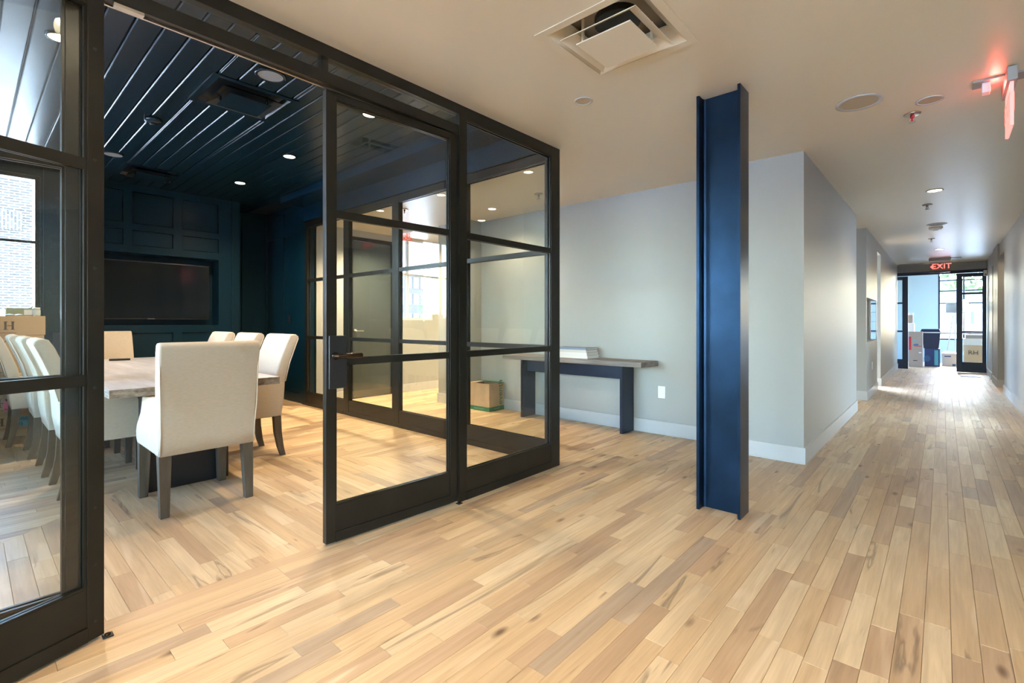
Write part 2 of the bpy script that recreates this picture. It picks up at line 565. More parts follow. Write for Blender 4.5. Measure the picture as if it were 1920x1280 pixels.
def plank_mesh(name, group, m):
    verts, faces, tones, seeds = [], [], [], []
    for poly in group:
        plank_geo(poly, verts, faces, tones, seeds)
    cx = sum(v[0] for v in verts) / len(verts); cyy = sum(v[1] for v in verts) / len(verts)
    me = bpy.data.meshes.new(name)
    me.from_pydata([(v[0] - cx, v[1] - cyy, v[2]) for v in verts], [], faces)
    me.attributes.new('tone', 'FLOAT', 'FACE').data.foreach_set('value', tones)
    me.attributes.new('seed', 'FLOAT', 'FACE').data.foreach_set('value', seeds)
    me.materials.append(M[m])
    o = bpy.data.objects.new(name, me)
    COL.objects.link(o)
    o.parent = floor
    o.location = Vector((cx, cyy, 0)) - Vector(floor['_w'])
    return o

ranked = sorted(planks, key=lambda q: -area_px(q[1]))
for along, poly in ranked[:298]:
    plank_mesh('plank', [poly], 'floor_y' if along == 'y' else 'floor_x')
rest = ranked[298:]
for ax, nm in (('y', 'floor_boards'), ('x', 'floor_boards')):
    o = plank_mesh(nm, [p for a, p in rest if a == ax], 'floor_y' if ax == 'y' else 'floor_x')
    o['kind'] = 'stuff'

# ---------------------------------------------------------------- ceilings and walls
CZ, RZ = 2.74, 3.05
DIFF = (-1.284 - 0.27, -1.284 + 0.27, 2.285 - 0.27, 2.285 + 0.27)
mb = MB()
for r in rect_minus([(-2.56, 4.4, -5.2, 16.7), (-7.4, -2.56, 3.46, 10.0), (-12.2, -7.4, 3.46, 10.0)], DIFF):
    mb.box(*r, CZ, CZ + 0.12)
struct('ceiling', mb, 'ceil', 'cream painted ceiling over the lobby and the long corridor')
struct('ceiling.002', B(-3.5, 3.5, 16.55, 20.3, 2.86, 3.0), 'ceil', 'white ceiling of the far room behind the glass doors')
# room ceiling of boards
RD = [(-4.57, -3.95, 1.20, 1.82), (-7.55, -6.93, 1.20, 1.82)]
rc = B(-8.9, -2.56, -1.4, 3.5, RZ + 0.03, RZ + 0.25).build('ceiling.001', 'black')
tag(rc, 'dark navy boarded ceiling of the meeting room', 'ceiling', None, 'structure')
y = 0.678 - 0.1352 * 15
while y < 3.10:
    rs = [(-8.70, -2.57, y + 0.004, y + 0.1352 - 0.004)]
    for d in RD: rs = rect_minus(rs, (d[0] + 0.03, d[1] - 0.03, d[2] + 0.03, d[3] - 0.03))
    if rs:
        mb = MB()
        for x0, x1, a, b in rs:
            z0 = RZ
            v = mb._v([(x0, a, RZ + 0.03), (x1, a, RZ + 0.03), (x1, b, RZ + 0.03), (x0, b, RZ + 0.03), (x0, a, RZ + 0.006), (x1, a, RZ + 0.006), (x1, b, RZ + 0.006), (x0, b, RZ + 0.006),
                       (x0, a + 0.006, RZ), (x1, a + 0.006, RZ), (x1, b - 0.006, RZ), (x0, b - 0.006, RZ)])
            fs = [mb.bm.faces.new([v[i] for i in q]) for q in ((8, 11, 10, 9), (4, 8, 9, 5), (6, 10, 11, 7), (0, 4, 5, 1), (2, 6, 7, 3), (4, 7, 11, 8), (5, 9, 10, 6))]
            bmesh.ops.recalc_face_normals(mb.bm, faces=fs)
        mb.build('plank', 'navyc', rc)
    y += 0.1352
struct('roof', B(-9.2, 4.6, -5.4, 3.5, RZ + 0.26, RZ + 0.4).box(-9.2, 4.6, 3.5, 10.4, RZ + 0.2, RZ + 0.4).box(-1.4, 4.6, 10.4, 20.4, RZ + 0.2, RZ + 0.4).box(-3.6, -1.4, 16.5, 20.4, RZ + 0.2, RZ + 0.4), 'roof', 'flat roof over the building')

# wall with recesses, left of corridor
WL = [(-0.91, 4.87), (-0.91, 8.32), (-5.88, 8.32), (-5.88, 4.90), (-5.17, 4.90), (-5.17, 5.13), (-1.60, 5.13), (-1.60, 4.87)]
struct('wall_left', MB().prism(WL, -0.02, CZ, 'z'), 'wall', 'pale grey wall behind the console table, stepping out to the corridor corner')
mb = MB()
mb.box(-4.6, -0.91, 9.5, 11.2, -0.02, 0.92).box(-4.6, -0.91, 9.5, 11.2, 1.637, CZ)
mb.box(-4.6, -0.91, 9.5, 9.56, 0.92, 1.637).box(-4.6, -1.005, 11.0, 11.2, 0.92, 1.637)
struct('wall_left.001', mb, 'wall', 'second stretch of corridor wall, with a glazed opening through it')
struct('wall_left.002', B(-1.4, -0.91, 11.2, 11.87, 2.55, CZ).box(-0.965, -0.91, 11.87, 16.5, -0.02, CZ), 'wall', 'last stretch of left corridor wall before the glass doors')
mb = MB()
mb.box(0.81, 0.98, 4.9, 7.85, -0.02, CZ).box(0.81, 0.98, 8.7, 12.2, -0.02, CZ).box(0.81, 0.98, 7.85, 8.7, 2.2, CZ).box(0.81, 0.98, 12.2, 13.1, 2.5, CZ).box(0.78, 0.98, 13.1, 14.2, -0.02, CZ).box(0.80, 0.98, 14.2, 14.75, 2.45, CZ).box(0.80, 0.98, 14.75, 16.6, -0.02, CZ)
mb.box(1.9, 2.0, 11.8, 15.2, -0.02, CZ).box(0.98, 1.9, 11.7, 11.8, -0.02, CZ).box(0.98, 1.9, 15.2, 15.3, -0.02, CZ)
struct('wall_right', mb, 'wall', 'right hand corridor wall with two openings near its far end')
# lobby around and behind the camera (out of view): walls with windows added for daylight
mb = MB()
mb.box(0.98, 4.35, 4.9, 5.05, -0.02, CZ)
for a, b in ((-5.0, -4.6), (-2.2, 4.9)): mb.box(4.2, 4.35, a, b, -0.02, CZ)
mb.box(4.2, 4.35, -5.0, 4.9, -0.02, 0.5).box(4.2, 4.35, -5.0, 4.9, 2.6, CZ)
struct('wall_right.001', mb, 'wall', 'lobby wall beside the photographer, with wide windows')
mb = MB()
mb.box(-2.6, 4.35, -5.2, -5.0, -0.02, 0.5).box(-2.6, 4.35, -5.2, -5.0, 2.6, CZ)
for a, b in ((-2.6, -2.1), (-0.7, 0.6), (3.9, 4.35)): mb.box(a, b, -5.2, -5.0, 0.5, 2.6)
mb.box(-2.75, -2.6, -5.2, -1.25, -0.02, CZ)
struct('wall_back', mb, 'wall', 'lobby wall behind the photographer, with wide windows')
# meeting room shell
mb = MB()
mb.box(-8.9, -6.0, -1.45, -1.25, -0.02, RZ + 0.26).box(-3.0, -2.57, -1.45, -1.25, -0.02, RZ + 0.26).box(-6.0, -3.0, -1.45, -1.25, -0.02, 0.6).box(-6.0, -3.0, -1.45, -1.25, 2.8, RZ + 0.26)
struct('wall_left.003', mb, 'navy', 'dark navy end wall of the meeting room, near the stacked cartons')
mb = MB()                                                       # screen wall, recess and window opening
X0, X1 = -8.25, -8.0
mb.box(X0, X1, -1.25, 0.553 + 0.04, -0.02, 1.22).box(X0, X1, -1.25, 0.593, 2.965, RZ + 0.26).box(X0, X1, -1.25, -0.95, 1.22, 2.965)
mb.box(X0, X1, 0.593, 0.90, -0.02, RZ + 0.26).box(X0, X1, 0.90, 2.479, -0.02, 1.201).box(X0, X1, 0.90, 2.479, 2.155, RZ + 0.26)
mb.box(X0, X1, 2.479, 2.744, -0.02, RZ + 0.26).box(X0 - 0.02, X0, 0.85, 2.53, 1.15, 2.2)
mb.box(-8.9, X1, 2.744, 2.78, -0.02, RZ + 0.26)
mb.box(-8.9, -8.66, 2.78, 3.5, -0.02, RZ + 0.26)
ws = struct('wall_far', mb, 'navy', 'dark navy panelled wall around the recessed television')
PF = -7.97
cols = [(0.92, 1.367), (1.461, 1.916), (2.024, 2.479)]
rowz = [(2.541, 2.962), (2.254, 2.456)]
def lattice(y0, y1, z0, z1, cells, x0, x1):
    """Frame of stiles and rails around rectangular cells, as one connected face set cut out of boxes."""
    rs = [(y0, y1, z0, z1)]
    for c in cells: rs = rect_minus(rs, c)
    m_ = MB()
    for a, b, c, d in rs: m_.box(x0, x1, a, b, c, d)
    return m_
cells = [(a, b, c, d) for a, b in cols for c, d in rowz] + [(a, b, 0.22, 1.10) for a, b in cols] + [(0.90, 2.479, 1.201, 2.155)]
lattice(0.62, 2.744, 0.0, RZ, cells, X1, PF).build('panel_frame', 'navy', ws)
for a, b, c, d in cells[:-1]:
    MB().box(X1 - 0.005, X1 + 0.010, a + 0.004, b - 0.004, c + 0.004, d - 0.004, bev=0.004).build('panel', 'navy', ws)
B(-8.66, -8.64, 2.79, 2.90, 0, RZ).build('stile', 'navy', ws)
B(-8.66, -8.64, 3.03, 3.20, 0, RZ).build('stile', 'navy', ws)
B(PF, PF + 0.012, 0.62, 2.744, 0.0, 0.15).build('baseboard', 'navy', ws)
B(PF, PF + 0.02, 2.650, 2.664, 0.15, RZ).build('bead', 'navy', ws)
# panelled side wall with soffit above the glazing
mb = MB()
mb.box(-8.9, -7.17, 3.44, 3.56, -0.02, RZ + 0.26)
mb.box(-7.17, -2.56, 3.40, 3.56, CZ + 0.002, RZ + 0.26)
wr = struct('wall_side', mb, 'navy', 'dark navy panelled side wall with an overhead soffit')
cx_ = [(-8.62, -8.085), (-7.965, -7.39)]
cz_ = [(0.14, 2.61), (2.70, 2.98)]
rs = [(-8.66, -7.28, 0.0, RZ)]
for a, b in cx_:
    for c, d in cz_: rs = rect_minus(rs, (a, b, c, d))
mb = MB()
for a, b, c, d in rs: mb.box(a, b, 3.415, 3.44, c, d)
mb.build('panel_frame', 'navy', wr)
for a, b in cx_:
    for c, d in cz_: MB().box(a + 0.004, b - 0.004, 3.43, 3.445, c + 0.004, d - 0.004, bev=0.004).build('panel', 'navy', wr)
B(-7.28, -7.17, 3.395, 3.44, 0.0, RZ).build('casing', 'navy', wr)
B(-7.17, -2.56, 3.03, 3.40, 2.957, RZ + 0.02).build('soffit', 'navyc', wr)
B(-7.17, -2.56, 3.365, 3.40, CZ + 0.002, 2.957).build('fascia', 'navyc', wr)
B(-2.60, -2.46, -1.4, 3.46, CZ + 0.002, RZ + 0.26).build('wall_front', 'navy')
tag(bpy.data.objects['wall_front'], 'dark navy wall band above the glass front', 'wall', None, 'structure')
# exterior wall of the space beyond the side glazing
mb = MB()
VX = -7.15
mb.box(VX - 0.2, VX, 3.56, 4.12, -0.02, CZ).box(VX - 0.2, VX, 4.12, 4.96, 2.63, CZ).box(VX - 0.2, VX, 4.96, 5.08, -0.02, CZ)
mb.box(VX - 0.2, VX, 5.08, 5.83, -0.02, 1.28).box(VX - 0.2, VX, 5.83, 9.4, -0.02, CZ)
mb.box(-7.2, -4.6, 9.3, 9.5, -0.02, CZ)
struct('wall_back.001', mb, 'wall', 'beige wall beyond the side glazing, with a window and a dark door')
# far room
mb = MB()
mb.box(-3.5, -0.11, 20.0, 20.2, -0.02, 2.9).box(-0.11, 0.93, 20.0, 20.2, -0.02, 0.70).box(0.93, 3.5, 20.0, 20.2, -0.02, 2.9).box(-0.11, 0.93, 20.0, 20.2, 2.78, 2.9)
for xx in (-3.6, 3.5):
    mb.box(xx, xx + .1, 16.5, 17.0, -0.02, 2.9).box(xx, xx + .1, 19.7, 20.2, -0.02, 2.9).box(xx, xx + .1, 17.0, 19.7, -0.02, 0.7).box(xx, xx + .1, 17.0, 19.7, 2.78, 2.9)
struct('wall_far.001', mb, 'bluewall', 'pale wall of the far room around its bright window')
mb = MB()
mb.box(-3.5, -1.6, 16.5, 16.62, -0.02, 2.9).box(1.0, 3.5, 16.6, 16.72, -0.02, 2.9).box(-1.6, 1.0, 16.5, 16.62, 2.54, 2.9)
struct('wall_far.002', mb, 'wall', 'end wall of the corridor above the dark framed glass doors')

# baseboards
def board(name, segs, label, h=0.143):
    m_ = MB()
    for (x0, y0, x1, y1) in segs:
        m_.box(min(x0, x1), max(x0, x1), min(y0, y1), max(y0, y1), 0.0, h)
        if abs(x1 - x0) > abs(y1 - y0): m_.box(min(x0, x1), max(x0, x1), min(y0, y1) - 0.006, min(y0, y1), 0.0, 0.014)
    o = m_.build(name, 'base')
    return tag(o, label, 'baseboard', None, 'structure')
board('baseboard_left', [(-0.895, 4.855, -0.91, 8.335), (-0.91, 4.855, -1.60, 4.87), (-1.60, 5.115, -5.17, 5.13), (-5.155, 4.885, -5.17, 5.115), (-5.17, 4.885, -5.895, 4.90), (-5.88, 4.90, -5.895, 8.3)],
      'white baseboard along the wall under the console and round the corridor corner')
board('baseboard_left.001', [(-0.895, 9.485, -0.91, 11.2), (-0.91, 9.485, -4.6, 9.5)], 'white baseboard below the second stretch of corridor wall')
board('baseboard_left.002', [(-0.895, 11.855, -0.91, 16.5), (-0.91, 11.855, -0.965, 11.87)], 'white baseboard below the last stretch of left corridor wall')
board('baseboard_right', [(0.795, 4.9, 0.81, 12.2), (0.765, 13.085, 0.78, 14.2), (0.78, 13.085, 0.98, 13.1), (0.785, 14.735, 0.80, 16.5), (0.80, 14.735, 0.98, 14.75)], 'white baseboard along the right corridor wall')
board('baseboard_back', [(VX + 0.015, 3.56, VX, 4.10), (VX + 0.015, 4.98, VX, 9.3)], 'white baseboard under the window beyond the side glazing')

# ---------------------------------------------------------------- glazed steel panels and doors
def glazed(root, W, H, sl, sr, kick, top, munt, dep=0.05, z0=0.0, glass='glass', m='steel', split=0.022):
    """Steel sash in the root's own axes: x along the width, y out of the face."""
    d = dep / 2
    B(0, sl, -d, d, z0, H, bev=0.002).build('stile', m, root)
    B(W - sr, W, -d, d, z0, H, bev=0.002).build('stile', m, root)
    if kick:
        kp = B(sl, W - sr, -d + 0.004, d - 0.004, z0, kick).build('kick_panel', m, root)
        for s in (-1, 1):
            q = s * (d - 0.002)
            MB().box(sl, W - sr, q - 0.004, q + 0.004, z0, z0 + 0.055).build('kick_rail', m, kp)
    B(sl, W - sr, -d, d, H - top, H, bev=0.002).build('rail', m, root)
    zs = [kick] + list(munt) + [H - top]
    for z in munt:
        B(sl, W - sr, -d + 0.006, d - 0.006, z - split / 2 - 0.004, z + split / 2 + 0.004, bev=0.002).build('muntin', m, root)
    for a, b in zip(zs, zs[1:]):
        a2 = a + (0.0 if a == kick else split / 2 + 0.002); b2 = b - (0.0 if b == H - top else split / 2 + 0.002)
        for s in (-1, 1):                                       # glazing beads round each pane
            q = s * (d - 0.012)
            mm = MB()
            for r in rect_minus([(sl, W - sr, a2, b2)], (sl + 0.009, W - sr - 0.009, a2 + 0.009, b2 - 0.009)):
                mm.box(r[0], r[1], q - 0.006, q + 0.006, r[2], r[3])
            mm.build('glazing_bead', m, root)
        B(sl + 0.001, W - sr - 0.001, -0.003, 0.003, a2 + 0.001, b2 - 0.001).build('pane', glass, root)
    return root
PX = -2.515
MU = (1.017, 1.848)
def leaf_at(name, hx, hy, ex, ey, label, cat, kind='structure', **k):
    a = math.atan2(ey - hy, ex - hx)
    r = empty(name, (hx, hy, 0), a, label, cat, None, kind, local=True)
    glazed(r, math.hypot(ex - hx, ey - hy), **k)
    return r
leaf_at('window_1', PX, 2.262, PX, 3.43, 'tall fixed steel framed glass panel at the outer corner of the meeting room', 'glass panel', H=CZ, sl=0.065, sr=0.12, kick=0.20, top=0.085, munt=MU, dep=0.052)
leaf_at('window_2', PX, -1.25, PX, 0.297, 'fixed steel framed glass panel seen through the open left door', 'glass panel', H=CZ, sl=0.06, sr=0.045, kick=0.20, top=0.085, munt=MU, dep=0.052)
for i, (a, b) in enumerate([(-7.17, -5.985), (-5.985, -4.862), (-4.862, -3.70), (-3.70, -2.555)]):
    leaf_at('window_%d' % (3 + i), a, 3.42, b, 3.42, ['side glass panel of the meeting room next to the navy panelling', 'side glass panel of the meeting room in front of the dark door',
            'side glass panel of the meeting room in front of the beige wall and window', 'side glass panel of the meeting room next to its outer corner'][i], 'glass panel',
            H=CZ, sl=0.065, sr=0.065, kick=0.19, top=0.08, munt=(1.017, 1.862), dep=0.06)
t = empty('trim_1', (PX, 1.28, 2.53), 0, 'dark steel door head with a slim glass transom over the double doors', 'door frame', None, 'structure')
B(PX - 0.035, PX + 0.015, 0.297, 2.262, 2.535, 2.600).build('head_bar', 'steel', t)
B(PX - 0.026, PX + 0.026, 0.297, 2.262, 2.672, CZ).build('top_bar', 'steel', t)
B(PX - 0.033, PX + 0.013, 1.272, 1.312, 2.600, 2.672).build('mullion', 'steel', t)
B(PX - 0.003, PX + 0.003, 0.297, 1.272, 2.600, 2.672).build('pane', 'glass', t)
B(PX - 0.003, PX + 0.003, 1.312, 2.262, 2.600, 2.672).build('pane', 'glass', t)
B(PX - 0.033, PX - 0.022, 0.33, 2.24, 2.527, 2.535).build('stop_strip', 'nickel', t)
B(PX - 0.015, PX + 0.012, 0.40, 0.50, 2.522, 2.535).build('strike_plate', 'nickel', t)

d1 = leaf_at('door_1', -2.518, 2.243, -2.566, 1.324, 'right glass door leaf, nearly closed, with a black lock case and lever', 'door', H=2.528, sl=0.055, sr=0.055, kick=0.215, top=0.042, munt=MU, dep=0.042, z0=0.012)
W1 = math.hypot(0.048, 0.919)
lc = B(W1 - 0.115, W1 - 0.012, -0.035, 0.035, 0.87, 1.165, bev=0.004).build('lock_case', 'black', d1)
MB().lathe([(0.021, 0.0), (0.021, 0.012), (0.014, 0.016), (0.012, 0.05)], (W1 - 0.045, 0.035, 1.053), 16, 'y').build('lever_rose', 'bronze', lc, True)
MB().lathe([(0.010, 0.0), (0.012, -0.01), (0.012, -0.045), (0.015, -0.05), (0.015, -0.145), (0.0125, -0.15)], (W1 - 0.035, 0.078, 1.053), 16, 'x').build('lever', 'bronze', lc, True)
MB().lathe([(0.010, 0.0), (0.013, -0.02), (0.013, -0.12), (0.011, -0.125)], (W1 - 0.035, -0.078, 1.053), 16, 'x').build('lever', 'bronze', lc, True)
MB().lathe([(0.012, -0.035), (0.012, -0.085)], (W1 - 0.045, 0, 1.053), 12, 'y').build('lever_rose', 'bronze', lc, True)
d2 = leaf_at('door_2', -2.495, 0.358, -2.160, -0.518, 'left glass door leaf, swung wide open towards the lobby', 'door', H=2.525, sl=0.056, sr=0.06, kick=0.215, top=0.065, munt=MU, dep=0.042, z0=0.012)
for z in (0.08, 0.30, 0.52, 0.985, 1.45, 1.87, 2.3):
    MB().lathe([(0.006, 0.0), (0.006, 0.002), (0.003, 0.0025)], (0.032, 0.021, z), 10, 'y').build('screw', 'black', d2)
for nm, x, y, lab in (('floor_pivot', -2.47, 0.375, 'small dark floor pivot under the open left door'), ('floor_pivot', -2.475, 2.245, 'small dark floor pivot under the right door beside the fixed panel')):
    p = empty(nm, (x, y, 0), 0, lab, 'door pivot')
    B(x - 0.017, x + 0.017, y - 0.017, y + 0.017, 0.0, 0.006, bev=0.002).build('plate', 'black', p)
    MB().lathe([(0.010, 0.006), (0.010, 0.011)], (x + 0.0, y + 0.0, 0), 14).build('pin', 'bronze', p, True)

# window beside the screen
def window(name, label, root_loc, rz, W, z0, z1, vm, hm, fr=0.04, dep=0.06, m='steel'):
    r = empty(name, root_loc, rz, label, 'window', None, 'structure', local=True)
    mm = MB()
    for q in rect_minus([(0, W, z0, z1)], (fr, W - fr, z0 + fr, z1 - fr)): mm.box(q[0], q[1], -dep / 2, dep / 2, q[2], q[3])
    mm.build('frame', m, r)
    for x in vm: B(x - fr * .45, x + fr * .45, -dep / 2 + .005, dep / 2 - .005, z0 + fr, z1 - fr).build('mullion', m, r)
    xs = [fr] + [v for x in vm for v in (x - fr * .45, x + fr * .45)] + [W - fr]
    zs = [z0 + fr] + [v for z in hm for v in (z - fr * .4, z + fr * .4)] + [z1 - fr]
    for a, b in zip(xs[::2], xs[1::2]):
        for z in hm: B(a, b, -dep / 2 + .005, dep / 2 - .005, z - fr * .4, z + fr * .4).build('muntin', m, r)
        for c, d in zip(zs[::2], zs[1::2]): B(a, b, -.003, .003, c, d).build('pane', 'wglass', r)
    return r
window('window_7', 'tall dark framed window beside the television wall, above the cartons', (-8.06, -0.95, 0), PI / 2, 1.543, 1.22, 2.965, [0.5, 1.02], [2.185])
window('window_8', 'window with pale frame beyond the side glazing', (-7.19, 5.08, 0), PI / 2, 0.75, 1.28, 2.738, [0.185], [2.09], m='siding')
window('window_9', 'bright dark framed window in the far room', (-0.11, 20.06, 0), 0, 1.04, 0.70, 2.78, [0.58], [0.90, 1.82, 2.2, 2.52], m='bsteel')
window('window_10', 'narrow glazed light seen through the opening in the corridor wall', (-1.005, 11.1, 0), 0, 0.095, 0.92, 1.637, [], [1.05, 1.25, 1.42], fr=0.008, m='greym')
window('window_11', 'wide lobby window behind the photographer', (-2.1, -5.1, 0), 0, 1.4, 0.5, 2.6, [0.7], [1.8])  # unseen, added to bring daylight into the lobby from behind
window('window_12', 'lobby window right of the photographer', (4.27, -4.6, 0), PI / 2, 2.4, 0.5, 2.6, [1.2], [1.8])  # unseen, position guessed so daylight reaches the walls and corridor
window('window_13', 'wide window in the left wall of the far room', (-3.55, 17.0, 0), PI / 2, 2.7, 0.7, 2.78, [1.35], [1.82])  # unseen, added to brighten the far room
window('window_14', 'wide window in the right wall of the far room', (3.55, 17.0, 0), PI / 2, 2.7, 0.7, 2.78, [1.35], [1.82])  # opposite counterpart, also added for far room daylight
window('window_15', 'tall glazed side light in the right corridor wall', (0.90, 7.85, 0), PI / 2, 0.85, 0.02, 2.2, [], [0.9])  # unseen, added to throw cool daylight onto corridor wall, floor and ceiling
window('window_16', 'wide meeting room window in the end wall', (-6.0, -1.35, 0), 0, 3.0, 0.6, 2.8, [1.0, 2.0], [2.185])
window('window_17', 'second wide lobby window behind the photographer', (0.6, -5.1, 0), 0, 3.3, 0.5, 2.6, [1.1, 2.2], [1.8])  # another added window, lights the corridor from the back
# dark door beyond the side glazing
d3 = empty('door_3', (VX, 4.54, 0), 0, 'dark glossy door with a nickel lever beyond the side glazing', 'door', None, 'structure')
mm = MB()
for q in rect_minus([(4.12, 4.96, 0.0, 2.63)], (4.17, 4.91, 0.0, 2.57)): mm.box(VX - 0.12, VX + 0.012, q[0], q[1], q[2], q[3])
mm.build('frame', 'steel', d3)
B(VX - 0.12, VX + 0.010, 4.12, 4.96, 0.0, 0.006).build('threshold', 'steel', d3)
B(VX - 0.06, VX - 0.015, 4.172, 4.908, 0.008, 2.568).build('door_leaf', 'dglass', d3)
MB().lathe([(0.03, -0.015), (0.03, 0.0), (0.012, 0.005), (0.012, 0.045)], (VX, 4.22, 1.10), 16, 'x').build('lever_rose', 'nickel', d3, True)
B(VX + 0.035, VX + 0.05, 4.215, 4.345, 1.09, 1.108, bev=0.004).build('lever', 'nickel', d3)
# glass doors at the end of the corridor
leaf_at('door_4', -1.59, 16.56, -0.69, 16.56, 'left dark framed glass door at the far end of the corridor', 'door', H=2.45, sl=0.09, sr=0.11, kick=0.25, top=0.08, munt=(1.0, 1.75), dep=0.05, z0=0.01, m='bsteel')
leaf_at('door_5', 0.25, 16.40, 0.785, 16.40, 'right dark framed glass door at the far end of the corridor', 'door', H=2.45, sl=0.10, sr=0.06, kick=0.25, top=0.08, munt=(1.0, 1.95), dep=0.05, z0=0.01, m='bsteel')
t = B(-1.6, 1.0, 16.43, 16.49, 2.46, 2.54).build('trim_2', 'bsteel')
tag(t, 'dark head bar over the glass doors at the end of the corridor', 'door frame', None, 'structure')

# ---------------------------------------------------------------- steel column
x0, x1, y0, y1 = -1.226, -0.950, 3.228, 3.402
tf, tw, yc = 0.018, 0.014, 3.318
prof = [(x0, y0), (x0 + tf, y0), (x0 + tf, yc - tw - .012), (x0 + tf + .004, yc - tw), (x0 + tf + .016, yc - tw / 2), (x1 - tf - .016, yc - tw / 2), (x1 - tf - .004, yc - tw), (x1 - tf, yc - tw - .012), (x1 - tf, y0), (x1, y0), (x1, y1), (x1 - tf, y1),
        (x1 - tf, yc + tw + .012), (x1 - tf - .004, yc + tw), (x1 - tf - .016, yc + tw / 2), (x0 + tf + .016, yc + tw / 2), (x0 + tf + .004, yc + tw), (x0 + tf, yc + tw + .012), (x0 + tf, y1), (x0, y1)]
col = MB().prism(prof, 0.0, CZ, 'z').build('steel_column', 'beam')
tag(col, 'exposed dark blue steel I-beam column standing between lobby and corridor', 'column')

# ---------------------------------------------------------------- meeting table
TZ = 0.805
tb = empty('meeting_table', (-5.7, 1.145, 0), 0, 'long meeting table with weathered grey plank top on dark pedestals', 'table')
bm_ = MB()
n_ = 14
ex = [(-7.42 + i * (3.44 / n_)) for i in range(n_ + 1)]
poly = [(-3.985 + random.uniform(-.006, .006), 0.612 + k * 0.0889) for k in range(13)]
poly = [(-3.985, 0.612)] + [(-3.985 + random.uniform(-.007, .007), 0.612 + k * 0.0889) for k in range(1, 12)] + [(-3.985, 1.679), (-7.42, 1.679), (-7.42, 0.612)]
top = MB().prism(poly, TZ - 0.058, TZ, 'z', bev=0.004).build('table_top', 'table', tb)
me = top.data
me.materials.append(M['edge'])
for p in me.polygons:
    if abs(p.normal.z) < 0.5: p.material_index = 1
for xa, xb in ((-4.57, -4.32), (-6.97, -6.75)):
    B(xa, xb, 0.875, 1.415, 0.0, TZ - 0.06, bev=0.004).build('pedestal', 'black', tb)
B(-6.75, -4.57, 1.07, 1.22, 0.60, TZ - 0.06).build('stretcher', 'black', tb)
rm = MB().box(-0.095, 0.095, -0.022, 0.022, 0.0, 0.022, bev=0.008)
o = rm.build('remote_control', 'black'); o.location = (-7.0, 1.17, TZ + 0.0005); o.rotation_euler.z = math.radians(78)
tag(o, 'small black remote control lying on the far end of the meeting table', 'remote control')
B(-0.095, -0.05, -0.02, 0.02, 0.0218, 0.0228).build('button_pad', 'bluep', o).location = (-0.07, 0, 0.0218)

# ---------------------------------------------------------------- chairs
def side_chair(label, group, dp=0.575):
    """Local axes: x forward from the rear feet, y across."""
    r = empty('dining_chair', (0, 0, 0), 0, label, 'chair', group, local=True)
    w = 0.275
    seat = MB().prism([(0.025, 0.372), (dp - .01, 0.372), (dp, 0.40), (dp - .003, 0.50), (dp - .02, 0.527), (0.10, 0.535), (0.02, 0.50)], -w + .05, w - .05, 'y', bev=0.012).build('seat', 'fabric', r, True)
    back = MB().prism([(0.022, 0.372), (-0.002, 0.52), (-0.012, 0.69), (-0.052, 0.86), (-0.095, 0.98), (-0.142, 1.085), (-0.138, 1.108), (-0.118, 1.124), (-0.09, 1.128), (-0.062, 1.118),
                       (-0.03, 1.06), (0.022, 0.92), (0.068, 0.78), (0.088, 0.66), (0.098, 0.53), (0.10, 0.372)], -w + 0.002, w - 0.002, 'y', bev=0.014).build('backrest', 'fabric', r, True)
    for s in (-1, 1):
        a, b = (w - 0.052, w) if s > 0 else (-w, -w + 0.052)
        MB().prism([(0.02, 0.372), (dp - .01, 0.372), (dp + .002, 0.40), (dp, 0.49), (dp - .03, 0.525), (dp - .075, 0.56), (dp - .12, 0.61), (dp - .14, 0.66), (dp - .148, 0.685), (dp - .16, 0.692), (0.06, 0.695), (0.0, 0.69)], a, b, 'y', bev=0.012).build('armrest', 'fabric', r, True)
        pts = [(-0.012, s * (w - 0.0), 0.69), (-0.052, s * (w - 0.0), 0.86), (-0.095, s * w, 0.98), (-0.136, s * (w - .006), 1.085)]
        MB().tube(pts, 0.004, 6).build('piping', 'welt', back, True)
        MB().leg([(0.055, s * (w - 0.035), 0.385), (0.045, s * (w - 0.035), 0.22), (0.022, s * (w - 0.033), 0.08), (0.0, s * (w - 0.033), 0.0)], None, [0.03, 0.028, 0.024, 0.021], None).build('leg', 'leg', r)
        MB().leg([(dp - .04, s * (w - 0.035), 0.385), (dp - .04, s * (w - 0.035), 0.0)], None, [0.030, 0.022], None).build('leg', 'leg', r)
    return r
GR = 'oatmeal armchairs along the sides of the meeting table'
LX = [-4.86, -5.63, -6.43, -7.185]
LABL = ['oatmeal armchair on the window side, nearest the doors, mostly behind the door frame', 'oatmeal armchair on the window side, second from the doors, beside the jamb',
        'oatmeal armchair on the window side, third from the doors, between two other chairs', 'oatmeal armchair on the window side, farthest from the doors, in front of the cartons']
LABR = ['oatmeal armchair on the glazed side, nearest the doors, whole back and legs in view', 'oatmeal armchair on the glazed side, second from the doors, only its top showing', 'oatmeal armchair on the glazed side, farthest from the doors, only its top showing']
proto = side_chair(LABL[0], GR)
for i, x in enumerate(LX):
    o = proto if i == 0 else copy_tree(proto)
    o.location = (x, (0.445, 0.425, 0.395, 0.285)[i], 0); o.rotation_euler.z = PI / 2; o['label'] = LABL[i]
for i, x in enumerate((-4.875, -5.65, -6.455)):
    o = copy_tree(proto)
    o.location = (x, 1.978 - 0.01 * i, 0); o.rotation_euler.z = -PI / 2; o['label'] = LABR[i]

